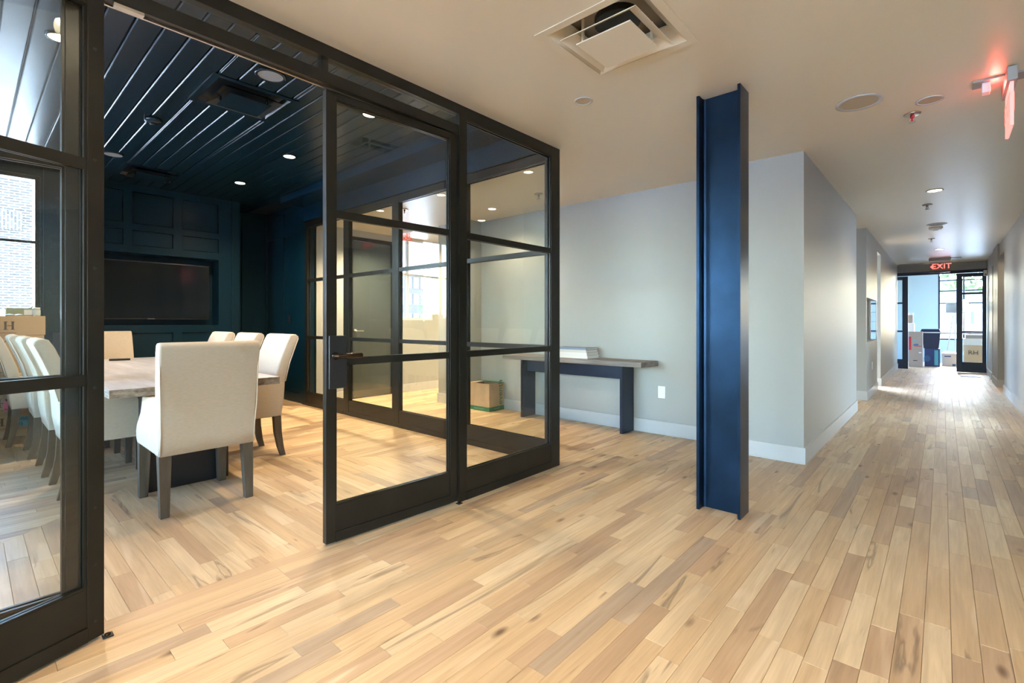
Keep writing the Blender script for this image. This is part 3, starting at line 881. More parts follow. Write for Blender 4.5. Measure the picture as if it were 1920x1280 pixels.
def arm_chair(label, group):
    r = empty('armchair', (0, 0, 0), 0, label, 'chair', group, local=True)
    w = 0.285
    MB().prism([(0.06, 0.392), (0.60, 0.392), (0.612, 0.42), (0.61, 0.52), (0.59, 0.545), (0.10, 0.55)], -w + 0.075, w - 0.075, 'y', bev=0.012).build('seat', 'fabric', r, True)
    # back: slightly wider at the top
    bmx = MB()
    pr = [(0.03, 0.388), (0.012, 0.5), (0.0, 0.65), (-0.012, 0.80), (-0.03, 0.95), (-0.055, 1.07), (-0.052, 1.092), (-0.03, 1.108), (0.0, 1.112), (0.03, 1.10), (0.05, 1.05), (0.085, 0.85), (0.11, 0.65), (0.12, 0.50), (0.12, 0.388)]
    bmx.prism(pr, -w, w, 'y', bev=0.016)
    for v in bmx.bm.verts:
        k = max(0.0, (v.co.z - 0.6) / 0.5)
        v.co.y *= 1.0 + 0.05 * k
    back = bmx.build('backrest', 'fabric', r, True)
    MB().tube([(-0.012 - 0.018 * t, -w * (1 + .05 * t) + .008, 0.40 + 0.68 * t) if t > .3 else (0.02 - 0.09 * t, -w + .008, 0.40 + 0.68 * t) for t in (0, .2, .4, .6, .8, 1)], 0.004, 6).build('piping', 'welt', back, True)
    MB().tube([(-0.012 - 0.018 * t, w * (1 + .05 * t) - .008, 0.40 + 0.68 * t) if t > .3 else (0.02 - 0.09 * t, w - .008, 0.40 + 0.68 * t) for t in (0, .2, .4, .6, .8, 1)], 0.004, 6).build('piping', 'welt', back, True)
    for s in (-1, 1):
        a, b = (s * (w - 0.075), s * w) if s > 0 else (-w, -w + 0.075)
        arm = MB().prism([(0.10, 0.392), (0.60, 0.392), (0.625, 0.42), (0.63, 0.48), (0.605, 0.53), (0.56, 0.57), (0.50, 0.62), (0.465, 0.68), (0.455, 0.728), (0.43, 0.738), (0.25, 0.742), (0.10, 0.76)], a, b, 'y', bev=0.014).build('armrest', 'fabric', r, True)
        MB().leg([(0.07, s * (w - 0.04), 0.40), (0.045, s * (w - 0.035), 0.0)], None, [0.034, 0.024], None).build('leg', 'leg', r)
        MB().leg([(0.585, s * (w - 0.04), 0.40), (0.595, s * (w - 0.035), 0.0)], None, [0.034, 0.025], None).build('leg', 'leg', r)
    return r
GA = 'oatmeal armchairs at the ends of the meeting table'
o = arm_chair('oatmeal armchair at the near end of the table, its broad back to the doors', GA)
o.location = (-3.655, 1.09, 0); o.rotation_euler.z = PI
o2 = side_chair('oatmeal armchair at the far end of the table, below the television', GA, 0.40)
o2.location = (-7.80, 1.165, 0)

# ---------------------------------------------------------------- television
tv = empty('television', (-8.1, 1.69, 1.28), 0, 'black flat television set in a recess of the navy panelled wall', 'television')
B(-8.16, -8.09, 0.985, 2.392, 1.281, 2.062, bev=0.004).build('housing', 'black', tv)
B(-8.092, -8.087, 0.997, 2.380, 1.297, 2.050).build('screen', 'screen', tv)
B(-8.089, -8.085, 1.65, 1.73, 1.284, 1.291).build('badge', 'nickel', tv)
B(-8.25, -8.16, 1.4, 2.0, 1.45, 1.9).build('bracket', 'black', tv)

# ---------------------------------------------------------------- console table, books, box
ct = empty('console_table', (-3.39, 4.95, 0), 0, 'narrow console table with thick grey wood top on dark blue steel plate legs', 'table')
poly = [(-4.40, 4.765)] + [(-4.40 + 2.005 * k / 16, 4.765 + random.uniform(-.012, .010)) for k in range(1, 16)] + [(-2.395, 4.765), (-2.365, 5.112), (-4.40, 5.112)]
MB().prism(poly, 0.755, 0.812, 'z', bev=0.006).build('table_top', 'ctop', ct)
for x in (-2.69, -4.14):
    B(x, x + 0.03, 4.838, 5.105, 0.0, 0.755).build('leg', 'csteel', ct)
B(-4.11, -2.69, 4.93, 4.96, 0.597, 0.755).build('apron', 'csteel', ct)
z = 0.8125
for i, (m_, h, lab, xo, ln) in enumerate([('bookw', .036, 'white hardback at the bottom of the stack on the console', 0.0, .50), ('bookw', .034, 'white hardback second from the bottom of the stack on the console', -.01, .49),
                                ('bookg', .030, 'pale grey hardback second from the top of the stack on the console', -.02, .48), ('bookb', .022, 'thin blue grey hardback on top of the stack on the console', -.02, .48)]):
    xr = -3.10 + xo; xl = xr - ln
    bk = empty('book', ((xl + xr) / 2, 4.95, z), 0, lab, 'book', 'books on the console table')
    B(xl, xr, 4.82, 5.08, z, z + 0.004).box(xl, xr, 4.82, 5.08, z + h - 0.004, z + h).box(xl, xr, 4.82, 4.825, z + 0.004, z + h - 0.004).build('cover', m_, bk)
    B(xl + .006, xr - .006, 4.826, 5.074, z + 0.0042, z + h - 0.0042).build('page_block', 'paper', bk)
    z += h + 0.0005
bx = empty('cardboard_box', (-4.88, 4.96, 0), 0, 'open cardboard box with a green printed band on the floor left of the console', 'box')
xa, xb, ya, yb, hh = -5.07, -4.68, 4.80, 5.10, 0.385
mm = B(xa, xb, ya, yb, 0.001, 0.006)
mm.box(xa, xb, ya, ya + .005, .006, hh).box(xa, xb, yb - .005, yb, .006, hh).box(xa, xa + .005, ya + .005, yb - .005, .006, hh).box(xb - .005, xb, ya + .005, yb - .005, .006, hh)
mm.build('carton', 'card', bx)
B(xa - .001, xb + .001, ya - .001, yb + .001, 0.002, 0.062).build('printed_band', 'green', bx)
f_ = MB(); f_.prism([(yb, hh), (yb - .14, hh + .015), (yb - .14, hh + .019), (yb, hh + .004)], xa, xb, 'x'); f_.build('flap', 'green', bx)
f_ = MB(); f_.prism([(xa, hh), (xa + .12, hh + .004), (xa + .12, hh + .008), (xa, hh + .004)], ya, yb, 'y'); f_.build('flap', 'card', bx)
text_obj('print', 'Seventh', 0.13, 'green', facing((xb + .002, yb - .075, 0.225), (0, 0, 1), (0, -1, 0)), bx)
text_obj('print', 'SEVENTH', 0.028, 'palegreen', facing((xb + .0025, (ya + yb) / 2, 0.032), (0, 1, 0), (0, 0, 1)), bx)
text_obj('print', 'Seventh Generation', 0.024, 'palegreen', facing(((xa + xb) / 2, ya - .002, 0.032), (1, 0, 0), (0, 0, 1)), bx)

def outlet(x, y, z, nx, label, kind='outlet', cat='wall outlet', m='white'):
    """nx: 'x+' or 'y-' the way it faces."""
    o = empty('wall_outlet' if kind == 'outlet' else 'light_switch', (x, y, z), 0, label, cat)
    w, h = 0.042, 0.066
    def bb(a, b, c, d, t0, t1):
        if nx == 'y-': return B(x + a, x + b, y - t1, y - t0, z + c, z + d, bev=0.0015)
        return B(x + t0, x + t1, y + a, y + b, z + c, z + d, bev=0.0015)
    bb(-w, w, -h, h, 0.0, 0.007).build('cover_plate', m, o)
    if kind == 'outlet':
        for s in (-1, 1): bb(-0.017, 0.017, s * .025 - .016, s * .025 + .016, 0.007, 0.010).build('socket', m, o)
    else: bb(-0.016, 0.016, -0.03, 0.03, 0.007, 0.012).build('rocker', m, o)
    return o
outlet(-2.331, 5.13, 0.465, 'y-', 'white wall outlet right of the console table')
outlet(-0.91, 10.3, 0.50, 'x+', 'white wall outlet under the opening in the corridor wall')
outlet(-7.752, 3.415, 1.29, 'y-', 'dark light switch on the navy panelled side wall', 'switch', 'light switch', 'black')

# ---------------------------------------------------------------- cartons by the window
def letterbox(xf, y0, y1, z0, z1, lab, m='card', letters=True, hy=0.28):
    """Flat-pack carton whose printed face looks towards +x."""
    c = empty('carton', (xf - 0.2, (y0 + y1) / 2, z0), 0, lab, 'box', 'cartons stacked by the window')
    B(xf - 0.42, xf, y0, y1, z0 + 0.001, z1 - 0.001, bev=0.004).build('carton_body', m, c)
    if letters:
        zc = (z0 + z1) / 2; h = (z1 - z0) * 0.42; t = 0.0015
        def stroke(a, b, c0, d0): return (xf, xf + t, a, b, c0, d0)
        for k, yb_ in enumerate((hy, hy - 0.20)):
            q = MB()
            if k == 0:      # H
                for a in (0.0, 0.055):
                    q.box(*stroke(yb_ + a, yb_ + a + .018, zc - h / 2 + .006, zc + h / 2 - .006))
                    q.box(*stroke(yb_ + a - .008, yb_ + a + .026, zc - h / 2, zc - h / 2 + .006)); q.box(*stroke(yb_ + a - .008, yb_ + a + .026, zc + h / 2 - .006, zc + h / 2))
                q.box(*stroke(yb_ + .02, yb_ + .055, zc - .004, zc + .004))
            else:           # R
                q.box(*stroke(yb_, yb_ + .02, zc - h / 2, zc + h / 2)); q.box(*stroke(yb_ + .02, yb_ + .075, zc + h / 2 - .008, zc + h / 2))
                q.box(*stroke(yb_ + .02, yb_ + .075, zc - .006, zc + .002)); q.box(*stroke(yb_ + .068, yb_ + .088, zc + .002, zc + h / 2 - .008))
                q.prism([(yb_ + .05, zc - .006), (yb_ + .072, zc - .006), (yb_ + .115, zc - h / 2), (yb_ + .09, zc - h / 2)], xf, xf + t, 'x')
            q.build('letter', 'inkbrown', c)
        B(xf, xf + t, hy - 0.35, hy + 0.09, z0 + .025, z0 + .030).build('printed_rule', 'inkbrown', c)
    return c
hz = [0.0, 0.07, 0.268, 0.479, 0.677, 0.893, 1.098, 1.31]
hys = [0, 0.20, 0.235, 0.27, 0.278, 0.215, 0.28]
names = ['flat pale carton on the floor under the stack by the window', 'carton with a blue sticker, second from the floor by the window', 'carton with a pink sticker, third from the floor by the window',
         'middle carton of the stack by the window', 'fifth carton from the floor by the window', 'carton just below the top one by the window', 'topmost carton of the stack by the window, papers on it']
boxes = []
for i in range(7):
    off = (0.0, 0.0, 0.01, -0.01, 0.0, -0.01, 0.0)[i]
    boxes.append(letterbox(-7.52 + off * .4, -0.45, 0.60 + off, hz[i], hz[i + 1], names[i], 'card2' if i == 0 else 'card', i > 0, hys[i]))
def sticker(c, m, xf, ya, yb, za, zb, lines, size):
    B(xf, xf + .0018, ya, yb, za, zb).build('sticker', m, c)
    for k, s in enumerate(lines):
        zz = zb - (zb - za) * (k + .5) / len(lines)
        text_obj('print', s, size, 'ink', facing((xf + .003, (ya + yb) / 2, zz), (0, 1, 0), (0, 0, 1)), c, thick=.0004)
sticker(boxes[2], 'pink', -7.516, 0.275, 0.44, 0.283, 0.395, ['READY', 'TO', 'PUTAWAY'], 0.032)
sticker(boxes[1], 'bluest', -7.52, 0.33, 0.47, 0.105, 0.215, ['WHSE', '93'], 0.046)
zt = 1.311
for i, (x, y, w, d, r, lab) in enumerate([(-7.64, 0.12, .17, .26, .1, 'loose sheet of white paper on the cartons'), (-7.70, -0.22, .24, .32, -.1, 'crumpled white sheet at the far left of the cartons'), (-7.59, 0.36, .10, .12, .2, 'small pale sheet of paper near the carton edge')]):
    q = MB()
    g = 6
    vv = [[q.bm.verts.new((w * (a / g - .5), d * (b / g - .5), 0.002 + 0.022 * abs(math.sin(a * 1.3 + i)) * abs(math.cos(b * .9 + i)))) for b in range(g + 1)] for a in range(g + 1)]
    for a in range(g):
        for b in range(g): q.bm.faces.new([vv[a][b], vv[a + 1][b], vv[a + 1][b + 1], vv[a][b + 1]])
    o = q.build('paper_sheet', 'paper', None, True, origin=False)
    bmm = bmesh.new(); bmm.from_mesh(o.data); bmesh.ops.solidify(bmm, geom=bmm.faces, thickness=.001); bmm.to_mesh(o.data); bmm.free()
    o.location = (x, y, zt + .001 + i * .0); o.rotation_euler.z = r
    tag(o, lab, 'paper', 'papers on the cartons')
tr = empty('card_tray', (-7.79, 0.41, zt), 0, 'low sage green tray with white label on top of the cartons', 'tray')
q = B(-7.88, -7.70, 0.30, 0.52, zt, zt + .004)
for r in rect_minus([(-7.88, -7.70, 0.30, 0.52)], (-7.876, -7.704, 0.304, 0.516)): q.box(*r, zt + .004, zt + .085)
q.build('tray_body', 'olive', tr)
B(-7.70, -7.698, 0.44, 0.51, zt + .01, zt + .07).build('paper_label', 'paper', tr)
jr = empty('glass_jar', (-7.62, 0.535, zt), 0, 'small clear jar with white lid at the right edge of the cartons', 'jar')
MB().lathe([(.032, 0), (.034, .01), (.034, .06), (.028, .07)], (-7.62, 0.535, zt), 18).build('jar_body', 'plastic', jr, True)
MB().lathe([(.031, .07), (.031, .092), (.029, .094)], (-7.62, 0.535, zt), 18).build('lid', 'white', jr, True)
st = MB().tube([(-7.80, 0.40, zt + .012), (-7.80, 0.46, zt + .07), (-7.80, 0.545, zt + .12)], 0.006, 6)
o = st.build('wooden_stick', 'bark'); tag(o, 'thin dark stick leaning out of the sage tray on the cartons', 'stick')
bn = empty('waste_bin', (-7.80, 0.73, 0), 0, 'dark square bin standing below the navy wall between cartons and table', 'bin')
q = MB(); q.leg([(-7.80, 0.73, 0.0), (-7.80, 0.73, 0.62)], None, [0.075, 0.098], None); q.build('bin_body', 'black', bn)
B(-7.90, -7.70, 0.63, 0.83, 0.62, 0.65, bev=.006).build('rim', 'black', bn)
B(-7.86, -7.74, 0.69, 0.81, 0.65, 1.12, bev=.004).build('folded_board', 'black', bn)

# ---------------------------------------------------------------- ceiling fittings
def diffuser(cx, cy_, cz, m, lab, rot=0, mdark='black'):
    o = empty('ceiling_diffuser', (cx, cy_, cz), 0, lab, 'air vent', None)
    def ring(a, b, z0, z1, a2=None, b2=None):
        """square ring, outer half a at z0.., sloping to inner half b"""
        q = MB()
        A = [(-a, -a), (a, -a), (a, a), (-a, a)]; Bq = [(-b, -b), (b, -b), (b, b), (-b, b)]
        t = 0.004
        lo = q._v([(cx + p[0], cy_ + p[1], cz + z0) for p in A]); li = q._v([(cx + p[0], cy_ + p[1], cz + z1) for p in Bq])
        ho = q._v([(cx + p[0], cy_ + p[1], cz + z0 + t) for p in A]); hi = q._v([(cx + p[0], cy_ + p[1], cz + z1 + t) for p in Bq])
        fs = []
        for i in range(4):
            j = (i + 1) % 4
            fs += [q.bm.faces.new(f) for f in ([lo[i], lo[j], li[j], li[i]], [ho[i], hi[i], hi[j], ho[j]], [lo[i], ho[i], ho[j], lo[j]], [li[i], li[j], hi[j], hi[i]])]
        bmesh.ops.recalc_face_normals(q.bm, faces=fs)
        return q
    ring(0.312, 0.265, -0.006, -0.004).build('flange', m, o)
    ring(0.268, 0.19, -0.004, 0.075).build('cone', m, o)
    ring(0.215, 0.15, -0.028, 0.012).build('ring_vane', m, o)
    q = MB(); q.box(cx - .155, cx + .155, cy_ - .155, cy_ + .155, cz - .046, cz - .040)
    pl = q.build('plaque', m, o)
    MB().lathe([(.012, -.0475), (.012, -.046)], (cx, cy_, cz), 14).build('cap', m, pl)
    for sx, sy in ((-1, -1), (1, 1)): B(cx + sx * .13 - .006, cx + sx * .13 + .006, cy_ + sy * .13 - .006, cy_ + sy * .13 + .006, cz - .040, cz + .09).build('hanger', m, o)
    B(cx - .26, cx + .26, cy_ - .26, cy_ + .26, cz + .112, cz + .118).build('duct', 'ductgrey' if m == 'ceil' else mdark, o)
    MB().lathe([(.12, .078), (.12, .11)], (cx, cy_, cz), 24).build('collar', mdark, o)
    return o
diffuser(-1.284, 2.285, CZ, 'ceil', 'square cream stepped air diffuser in the lobby ceiling')
diffuser(-4.26, 1.51, RZ, 'navyc', 'large dark square air diffuser in the navy boarded ceiling, near the doors')
diffuser(-7.24, 1.51, RZ, 'navyc', 'dark square air diffuser in the navy boarded ceiling, near the television')

def can(x, y, z, r, lab, lit=True, trim='base', lens=None, group=None, nm='downlight', cat='ceiling light', power=0):
    o = empty(nm, (x, y, z), 0, lab, cat, group)
    q = MB()
    seg = 28
    prof = [(r, 0.0), (r, -.006), (r * .82, -.008), (r * .78, 0.0)]
    rings = []
    for rr, h in prof: rings.append(q._v([(x + rr * math.cos(2 * PI * i / seg), y + rr * math.sin(2 * PI * i / seg), z + h) for i in range(seg)]))
    for a, b in zip(rings, rings[1:] + rings[:1]):
        for i in range(seg): q.bm.faces.new([a[i], a[(i + 1) % seg], b[(i + 1) % seg], b[i]])
    bmesh.ops.recalc_face_normals(q.bm, faces=q.bm.faces)
    q.build('trim_ring', trim, o, True)
    MB().lathe([(r * .80, -.0045), (r * .80, -.001)], (x, y, z), seg).build('lens', lens or ('lampw' if lit else 'tan'), o)
    if power:
        l_ = lamp('lamp', 'SPOT', (x, y, z - .03), power, WARM, (0, 0, 0), spot_size=math.radians(140), spot_blend=0.8, shadow_soft_size=0.06)
        l_.parent = o; l_.location = (0, 0, -.03)
    return o
PW_L = 95
GL = 'lit downlights in the navy ceiling'
can(-3.73, 2.34, RZ, .07, 'lit downlight in the navy ceiling nearest the side glazing and doors', power=PW_L, trim='navyc', group=GL)
can(-5.33, 2.35, RZ, .07, 'lit downlight in the navy ceiling, middle of the row by the side glazing', power=PW_L, trim='navyc', group=GL)
can(-6.82, 2.37, RZ, .07, 'lit downlight in the navy ceiling, last of the row towards the television', power=PW_L, trim='navyc', group=GL)
can(-6.13, 0.746, RZ, .085, 'lit downlight in the navy ceiling beside the open left door frame', power=PW_L, trim='navyc', group=GL)
can(-4.2, 0.4, RZ, .07, 'lit downlight in the navy ceiling above the near left chair', power=35, trim='navyc', group=GL)
can(-3.69, 1.49, RZ, .105, 'round grey ceiling speaker in the navy ceiling beside the large diffuser', lens='grille', trim='navyc', nm='ceiling_speaker', cat='speaker')
can(-6.69, 1.06, RZ, .10, 'round dim ceiling speaker in the navy ceiling towards the television', lens='grille', trim='navyc', nm='ceiling_speaker', cat='speaker')
GC = 'corridor and lobby downlights'
can(-1.82, 2.78, CZ, .062, 'unlit round recessed downlight near the square diffuser', lit=False, lens='tan', group=GC)
can(-0.43, 4.05, CZ, .135, 'large round tan ceiling speaker at the corridor entrance', lens='tan', nm='ceiling_speaker', cat='speaker')
can(-0.067, 4.32, CZ, .076, 'round recessed tan fitting beside the exit sign', lit=False, lens='tan', group=GC)
can(-0.07, 7.32, CZ, .078, 'lit downlight in the corridor ceiling, nearer of the two', power=26, group=GC)
can(-0.055, 13.28, CZ, .078, 'lit downlight in the corridor ceiling, farther one before the exit sign', power=22, group=GC)
can(-0.07, 9.87, CZ, .12, 'flat round grey ceiling speaker far down the corridor', lens='grille', nm='ceiling_speaker', cat='speaker')
can(-6.45, 4.36, CZ, .075, 'lit downlight above the dark door beyond the side glazing', power=330, group=GC)
can(-4.45, 4.62, CZ, .06, 'lit downlight above the box beyond the side glazing', power=40, group=GC)
for k, (x, y, pw) in enumerate([(-1.75, 0.35, 32), (0.1, 0.7, 110), (-1.0, -1.4, 90), (2.4, 0.8, 20), (-3.2, 4.35, 0), (-6.5, 7.2, 420), (-2.6, 8.9, 70), (1.4, 12.9, 40)]):  # unseen lamps, added to fill lobby, passages and side rooms with light
    if pw: can(x, y, CZ, .07, ['downlight in the lobby ceiling above the photographer, near the doors', 'downlight in the lobby ceiling straight above the photographer', 'downlight in the lobby ceiling behind the photographer', 'downlight in the lobby ceiling right of the photographer', '', 'downlight deep beyond the side glazing', 'downlight in the side passage off the corridor', 'downlight in the right hand side room'][k], power=pw, group=GC)

def detector(x, y, z, r, m, lab):
    o = empty('smoke_detector', (x, y, z), 0, lab, 'detector')
    MB().lathe([(r, 0), (r, -.012), (r * .92, -.03), (r * .6, -.04)], (x, y, z), 24).build('housing', m, o, True)
    MB().lathe([(r * .4, -.038), (r * .35, -.05)], (x, y, z), 18).build('sensor', m, o, True)
detector(-5.27, 1.116, RZ, .068, 'navyc', 'round dark smoke detector on the navy boarded ceiling')
detector(-0.085, 10.2, CZ, .085, 'white', 'white smoke detector far down the corridor ceiling')

def sprinkler(x, y, z, lab, m='nickel', md='red'):
    o = empty('sprinkler', (x, y, z), 0, lab, 'sprinkler', 'ceiling sprinklers')
    q = MB().lathe([(.05, 0), (.048, -.008), (.03, -.010)], (x, y, z), 20); q.build('escutcheon', m, o, True)
    MB().lathe([(.012, -.010), (.012, -.03), (.004, -.032), (.004, -.06)], (x, y, z), 12).build('body', md, o, True)
    MB().lathe([(.022, -.060), (.022, -.063)], (x, y, z), 16).build('deflector', m, o)
    for s in (-1, 1): MB().tube([(x + s * .01, y, z - .03), (x + s * .014, y, z - .045), (x + s * .004, y, z - .06)], .0025, 6).build('yoke_arm', m, o)
sprinkler(-0.165, 4.53, CZ, 'sprinkler head with red bulb beside the large round speaker')
sprinkler(-0.15, 8.15, CZ, 'dull sprinkler head behind the nearer lit corridor downlight', 'greym', 'greym')
sprinkler(-0.155, 11.5, CZ, 'dull sprinkler head far down the corridor ceiling', 'greym', 'greym')
sprinkler(-3.535, 4.45, CZ, 'small sprinkler head seen through the corner glass panel', 'nickel', 'greym')
sprinkler(-5.34, 3.87, CZ, 'small sprinkler head beyond the side glazing', 'nickel', 'red')

# exit signs
e1 = empty('exit_sign', (0.302, 4.23, CZ), 0, 'edge-on lit red exit sign hanging at the right of the corridor entrance', 'exit sign')
B(0.28, 0.326, 4.05, 4.41, CZ - .085, CZ - .004, bev=.004).build('housing', 'greym', e1)
B(0.14, 0.46, 4.17, 4.29, CZ - .012, CZ).build('canopy', 'greym', e1)
B(0.18, 0.22, 4.20, 4.26, CZ - .075, CZ - .012, bev=.006).build('lamp_head', 'white', e1)
B(0.385, 0.425, 4.20, 4.26, CZ - .075, CZ - .012, bev=.006).build('lamp_head', 'white', e1)
B(0.295, 0.311, 4.08, 4.38, CZ - .34, CZ - .085).build('panel', 'exitpanel', e1)
text_obj('letters', 'EXIT', 0.16, 'exitred', facing((0.294, 4.23, CZ - .21), (0, -1, 0), (0, 0, 1)), e1)
text_obj('letters', 'EXIT', 0.16, 'exitred', facing((0.312, 4.23, CZ - .21), (0, 1, 0), (0, 0, 1)), e1)
def lit_panel(e, x, y, z, w, h, nrm, txt, canopy=True, tm=0.17):
    pass
e2 = empty('exit_sign', (-0.06, 15.1, CZ), 0, 'lit red exit sign with arrow at the far end of the corridor', 'exit sign')
B(-0.25, 0.14, 15.06, 15.14, CZ - .07, CZ - .0).build('canopy', 'greym', e2)
B(-0.24, 0.13, 15.09, 15.11, CZ - .34, CZ - .07).build('panel', 'acrylic', e2)
text_obj('letters', 'EXIT', 0.17, 'exitred', facing((-0.025, 15.086, CZ - .20), (1, 0, 0), (0, 0, 1)), e2, thick=.003)
MB().prism([(-0.225, CZ - .20), (-0.19, CZ - .165), (-0.19, CZ - .235)], 15.083, 15.089, 'y').build('arrow', 'exitred', e2)
B(-0.02, 0.32, 15.20, 15.5, CZ - .012, CZ).build('canopy_plate', 'greym', e2)
e3 = empty('exit_sign', (-6.6, 4.8, CZ), math.radians(0), 'clear exit sign seen from behind beyond the side glazing', 'exit sign')
B(-6.78, -6.42, 4.785, 4.815, CZ - .04, CZ).build('canopy', 'white', e3)
B(-6.77, -6.43, 4.796, 4.804, CZ - .22, CZ - .04).build('panel', 'acrylic', e3)
text_obj('letters', 'EXIT', 0.15, 'exitred', facing((-6.62, 4.806, CZ - .11), (-1, 0, 0), (0, 0, 1)), e3, thick=.002)
MB().prism([(-6.46, CZ - .19), (-6.44, CZ - .175), (-6.46, CZ - .16)], 4.806, 4.810, 'y').build('arrow', 'exitred', e3)
lamp('exit_glow', 'POINT', (0.24, 4.23, CZ - .05), 1.0, (1.0, 0.10, 0.08), shadow_soft_size=0.03).parent = None
o = empty('ceiling_vent', (-0.63, 16.25, CZ), 0, 'long flat grey ceiling vent just before the glass doors', 'air vent')
q = MB()
for r in rect_minus([(-0.9, -0.35, 16.1, 16.4)], (-0.87, -0.38, 16.13, 16.37)): q.box(*r, CZ - .01, CZ)
q.build('flange', 'base', o)
for k in range(4): B(-0.87, -0.38, 16.14 + k * .06, 16.16 + k * .06, CZ - .008, CZ).build('louvre', 'greym', o)

# ---------------------------------------------------------------- far room things
def carton(x0, x1, y0, y1, z0, z1, m, lab, cat='box', group='boxes in the far room', lid=None, nm='carton'):
    o = empty(nm, ((x0 + x1) / 2, (y0 + y1) / 2, z0), 0, lab, cat, group)
    B(x0, x1, y0, y1, z0 + .001, z1 - .001, bev=.006).build('box_body', m, o)
    if lid: B(x0 - .01, x1 + .01, y0 - .01, y1 + .01, z1 - .06, z1, bev=.004).build('lid', lid, o)
    return o
c = carton(-0.72, -0.42, 17.5, 17.95, 0.0, 0.45, 'cardgrey', 'grey brown carton on the floor at the bottom left of the far room stack')
B(-0.62, -0.53, 17.495, 17.5, 0.17, 0.19).build('hand_slot', 'ink', c)
B(-0.50, -0.44, 17.495, 17.5, 0.39, 0.415).build('label_sticker', 'paper', c)
c = carton(-0.72, -0.42, 17.5, 17.95, 0.45, 0.98, 'cardgrey', 'carton with red and blue print, second from the floor in the far room')
B(-0.715, -0.66, 17.494, 17.5, 0.47, 0.84).build('printed_band', 'red', c)
MB().prism([(-0.61, .63), (-.53, .65), (-.50, .62), (-.52, .60), (-.62, .60)], 17.494, 17.5, 'y').build('print', 'bluep', c)
MB().prism([(-0.60, .75), (-.52, .78), (-.51, .75), (-.60, .73)], 17.494, 17.5, 'y').build('print', 'bluest', c)
B(-0.60, -0.44, 17.494, 17.5, 0.575, 0.59).build('print', 'red', c)
carton(-0.80, -0.60, 17.55, 17.95, 0.98, 1.22, 'white', 'white carton on top of the printed carton in the far room')
c = carton(-0.82, -0.63, 17.6, 17.9, 1.22, 1.50, 'cardgrey', 'grey file box topping the far room stack', lid='white')
c = carton(-0.42 + .03, -0.06, 18.0, 18.5, 0.0, 0.50, 'bluebox', 'blue printed carton on the floor under the plastic tote')
MB().prism([(-.33 + .07 * math.cos(a * PI / 8), .22 + .09 * math.sin(a * PI / 8)) for a in range(16)], 17.996, 18.0, 'y').build('print', 'bluep', c)
B(-0.18, -0.10, 17.996, 18.0, 0.04, 0.46).build('printed_band', 'bluest', c)
tt = empty('storage_tote', (-0.28, 18.25, 0.5), 0, 'navy plastic storage tote with a lid on the blue carton', 'storage tote', 'boxes in the far room')
q = MB(); q.leg([(-0.25, 18.25, 0.502), (-0.25, 18.25, 0.94)], None, [0.16, 0.20], None); q.build('tub', 'tote', tt)
B(-0.53, 0.0, 18.02, 18.48, 0.94, 0.965).build('rim', 'white', tt)
MB().leg([(-0.265, 18.25, 0.965), (-0.265, 18.25, 1.05)], None, [0.22, 0.19], None).build('lid', 'tote', tt)
c = carton(-0.02, 0.32, 18.55, 19.0, 0.0, 0.36, 'white', 'white carton with dark tape on the floor beside the blue carton', lid='white')
B(0.03, 0.17, 18.538, 18.545, 0.255, 0.285).build('tape', 'bluep', c)
B(0.20, 0.27, 18.545, 18.55, 0.0, 0.06).build('printed_corner', 'bluep', c)
o = MB().box(-0.0, 0.27, 18.6, 18.9, 0.361, 0.40, bev=.018).build('folded_cloth', 'paper', None, True)
tag(o, 'folded white cloth lying on the white carton in the far room', 'cloth')
c = carton(0.43, 0.80, 18.0, 18.4, 0.0, 0.62, 'card2', 'big printed carton behind the right far glass door')
text_obj('print', 'RH', 0.16, 'inkbrown', facing((0.61, 17.995, 0.42), (1, 0, 0), (0, 0, 1)), c)
carton(0.42, 0.78, 18.0, 18.4, 0.62, 0.80, 'white', 'flat white carton on the big printed carton behind the far door', lid='white')
c = carton(0.46, 0.86, 18.05, 18.4, 0.80, 0.90, 'cardgrey', 'flat grey carton topping the pile behind the right far door')
fl = empty('floor_lamp', (0.25, 19.3, 0), 0, 'tripod floor lamp with grey drum shade in front of the far window', 'floor lamp')
q = MB()
seg = 24
pr = [(0.19, 1.52), (0.17, 1.80)]
q.lathe([(0.21, 1.52), (0.21, 1.80)], (0.27, 19.3, 0), 28).build('lamp_shade', 'shade', fl, True)
MB().lathe([(.012, 1.44), (.012, 1.53)], (0.27, 19.3, 0), 10).build('stem', 'greym', fl)
for k in range(3):
    a = 2 * PI * k / 3 + .5
    MB().tube([(0.27 + .05 * math.cos(a), 19.3 + .05 * math.sin(a), 1.46), (0.27 + .26 * math.cos(a), 19.3 + .26 * math.sin(a), 0.0)], .014, 8).build('leg', 'greym', fl)
o = empty('wall_sensor', (0.79, 16.38, 2.40), 0, 'small white sensor box at the top right of the far glass doors', 'sensor')
B(0.735, 0.80, 16.33, 16.43, 2.36, 2.50, bev=.006).build('housing', 'white', o)
B(0.750, 0.785, 16.325, 16.33, 2.38, 2.41).build('lens', 'grille', o)
o = MB().box(0.30, 0.64, 15.1, 15.25, 0.0, 0.006, bev=.002).build('floor_mat', 'matblue')
tag(o, 'small dark blue mat on the floor before the right far glass door', 'mat')

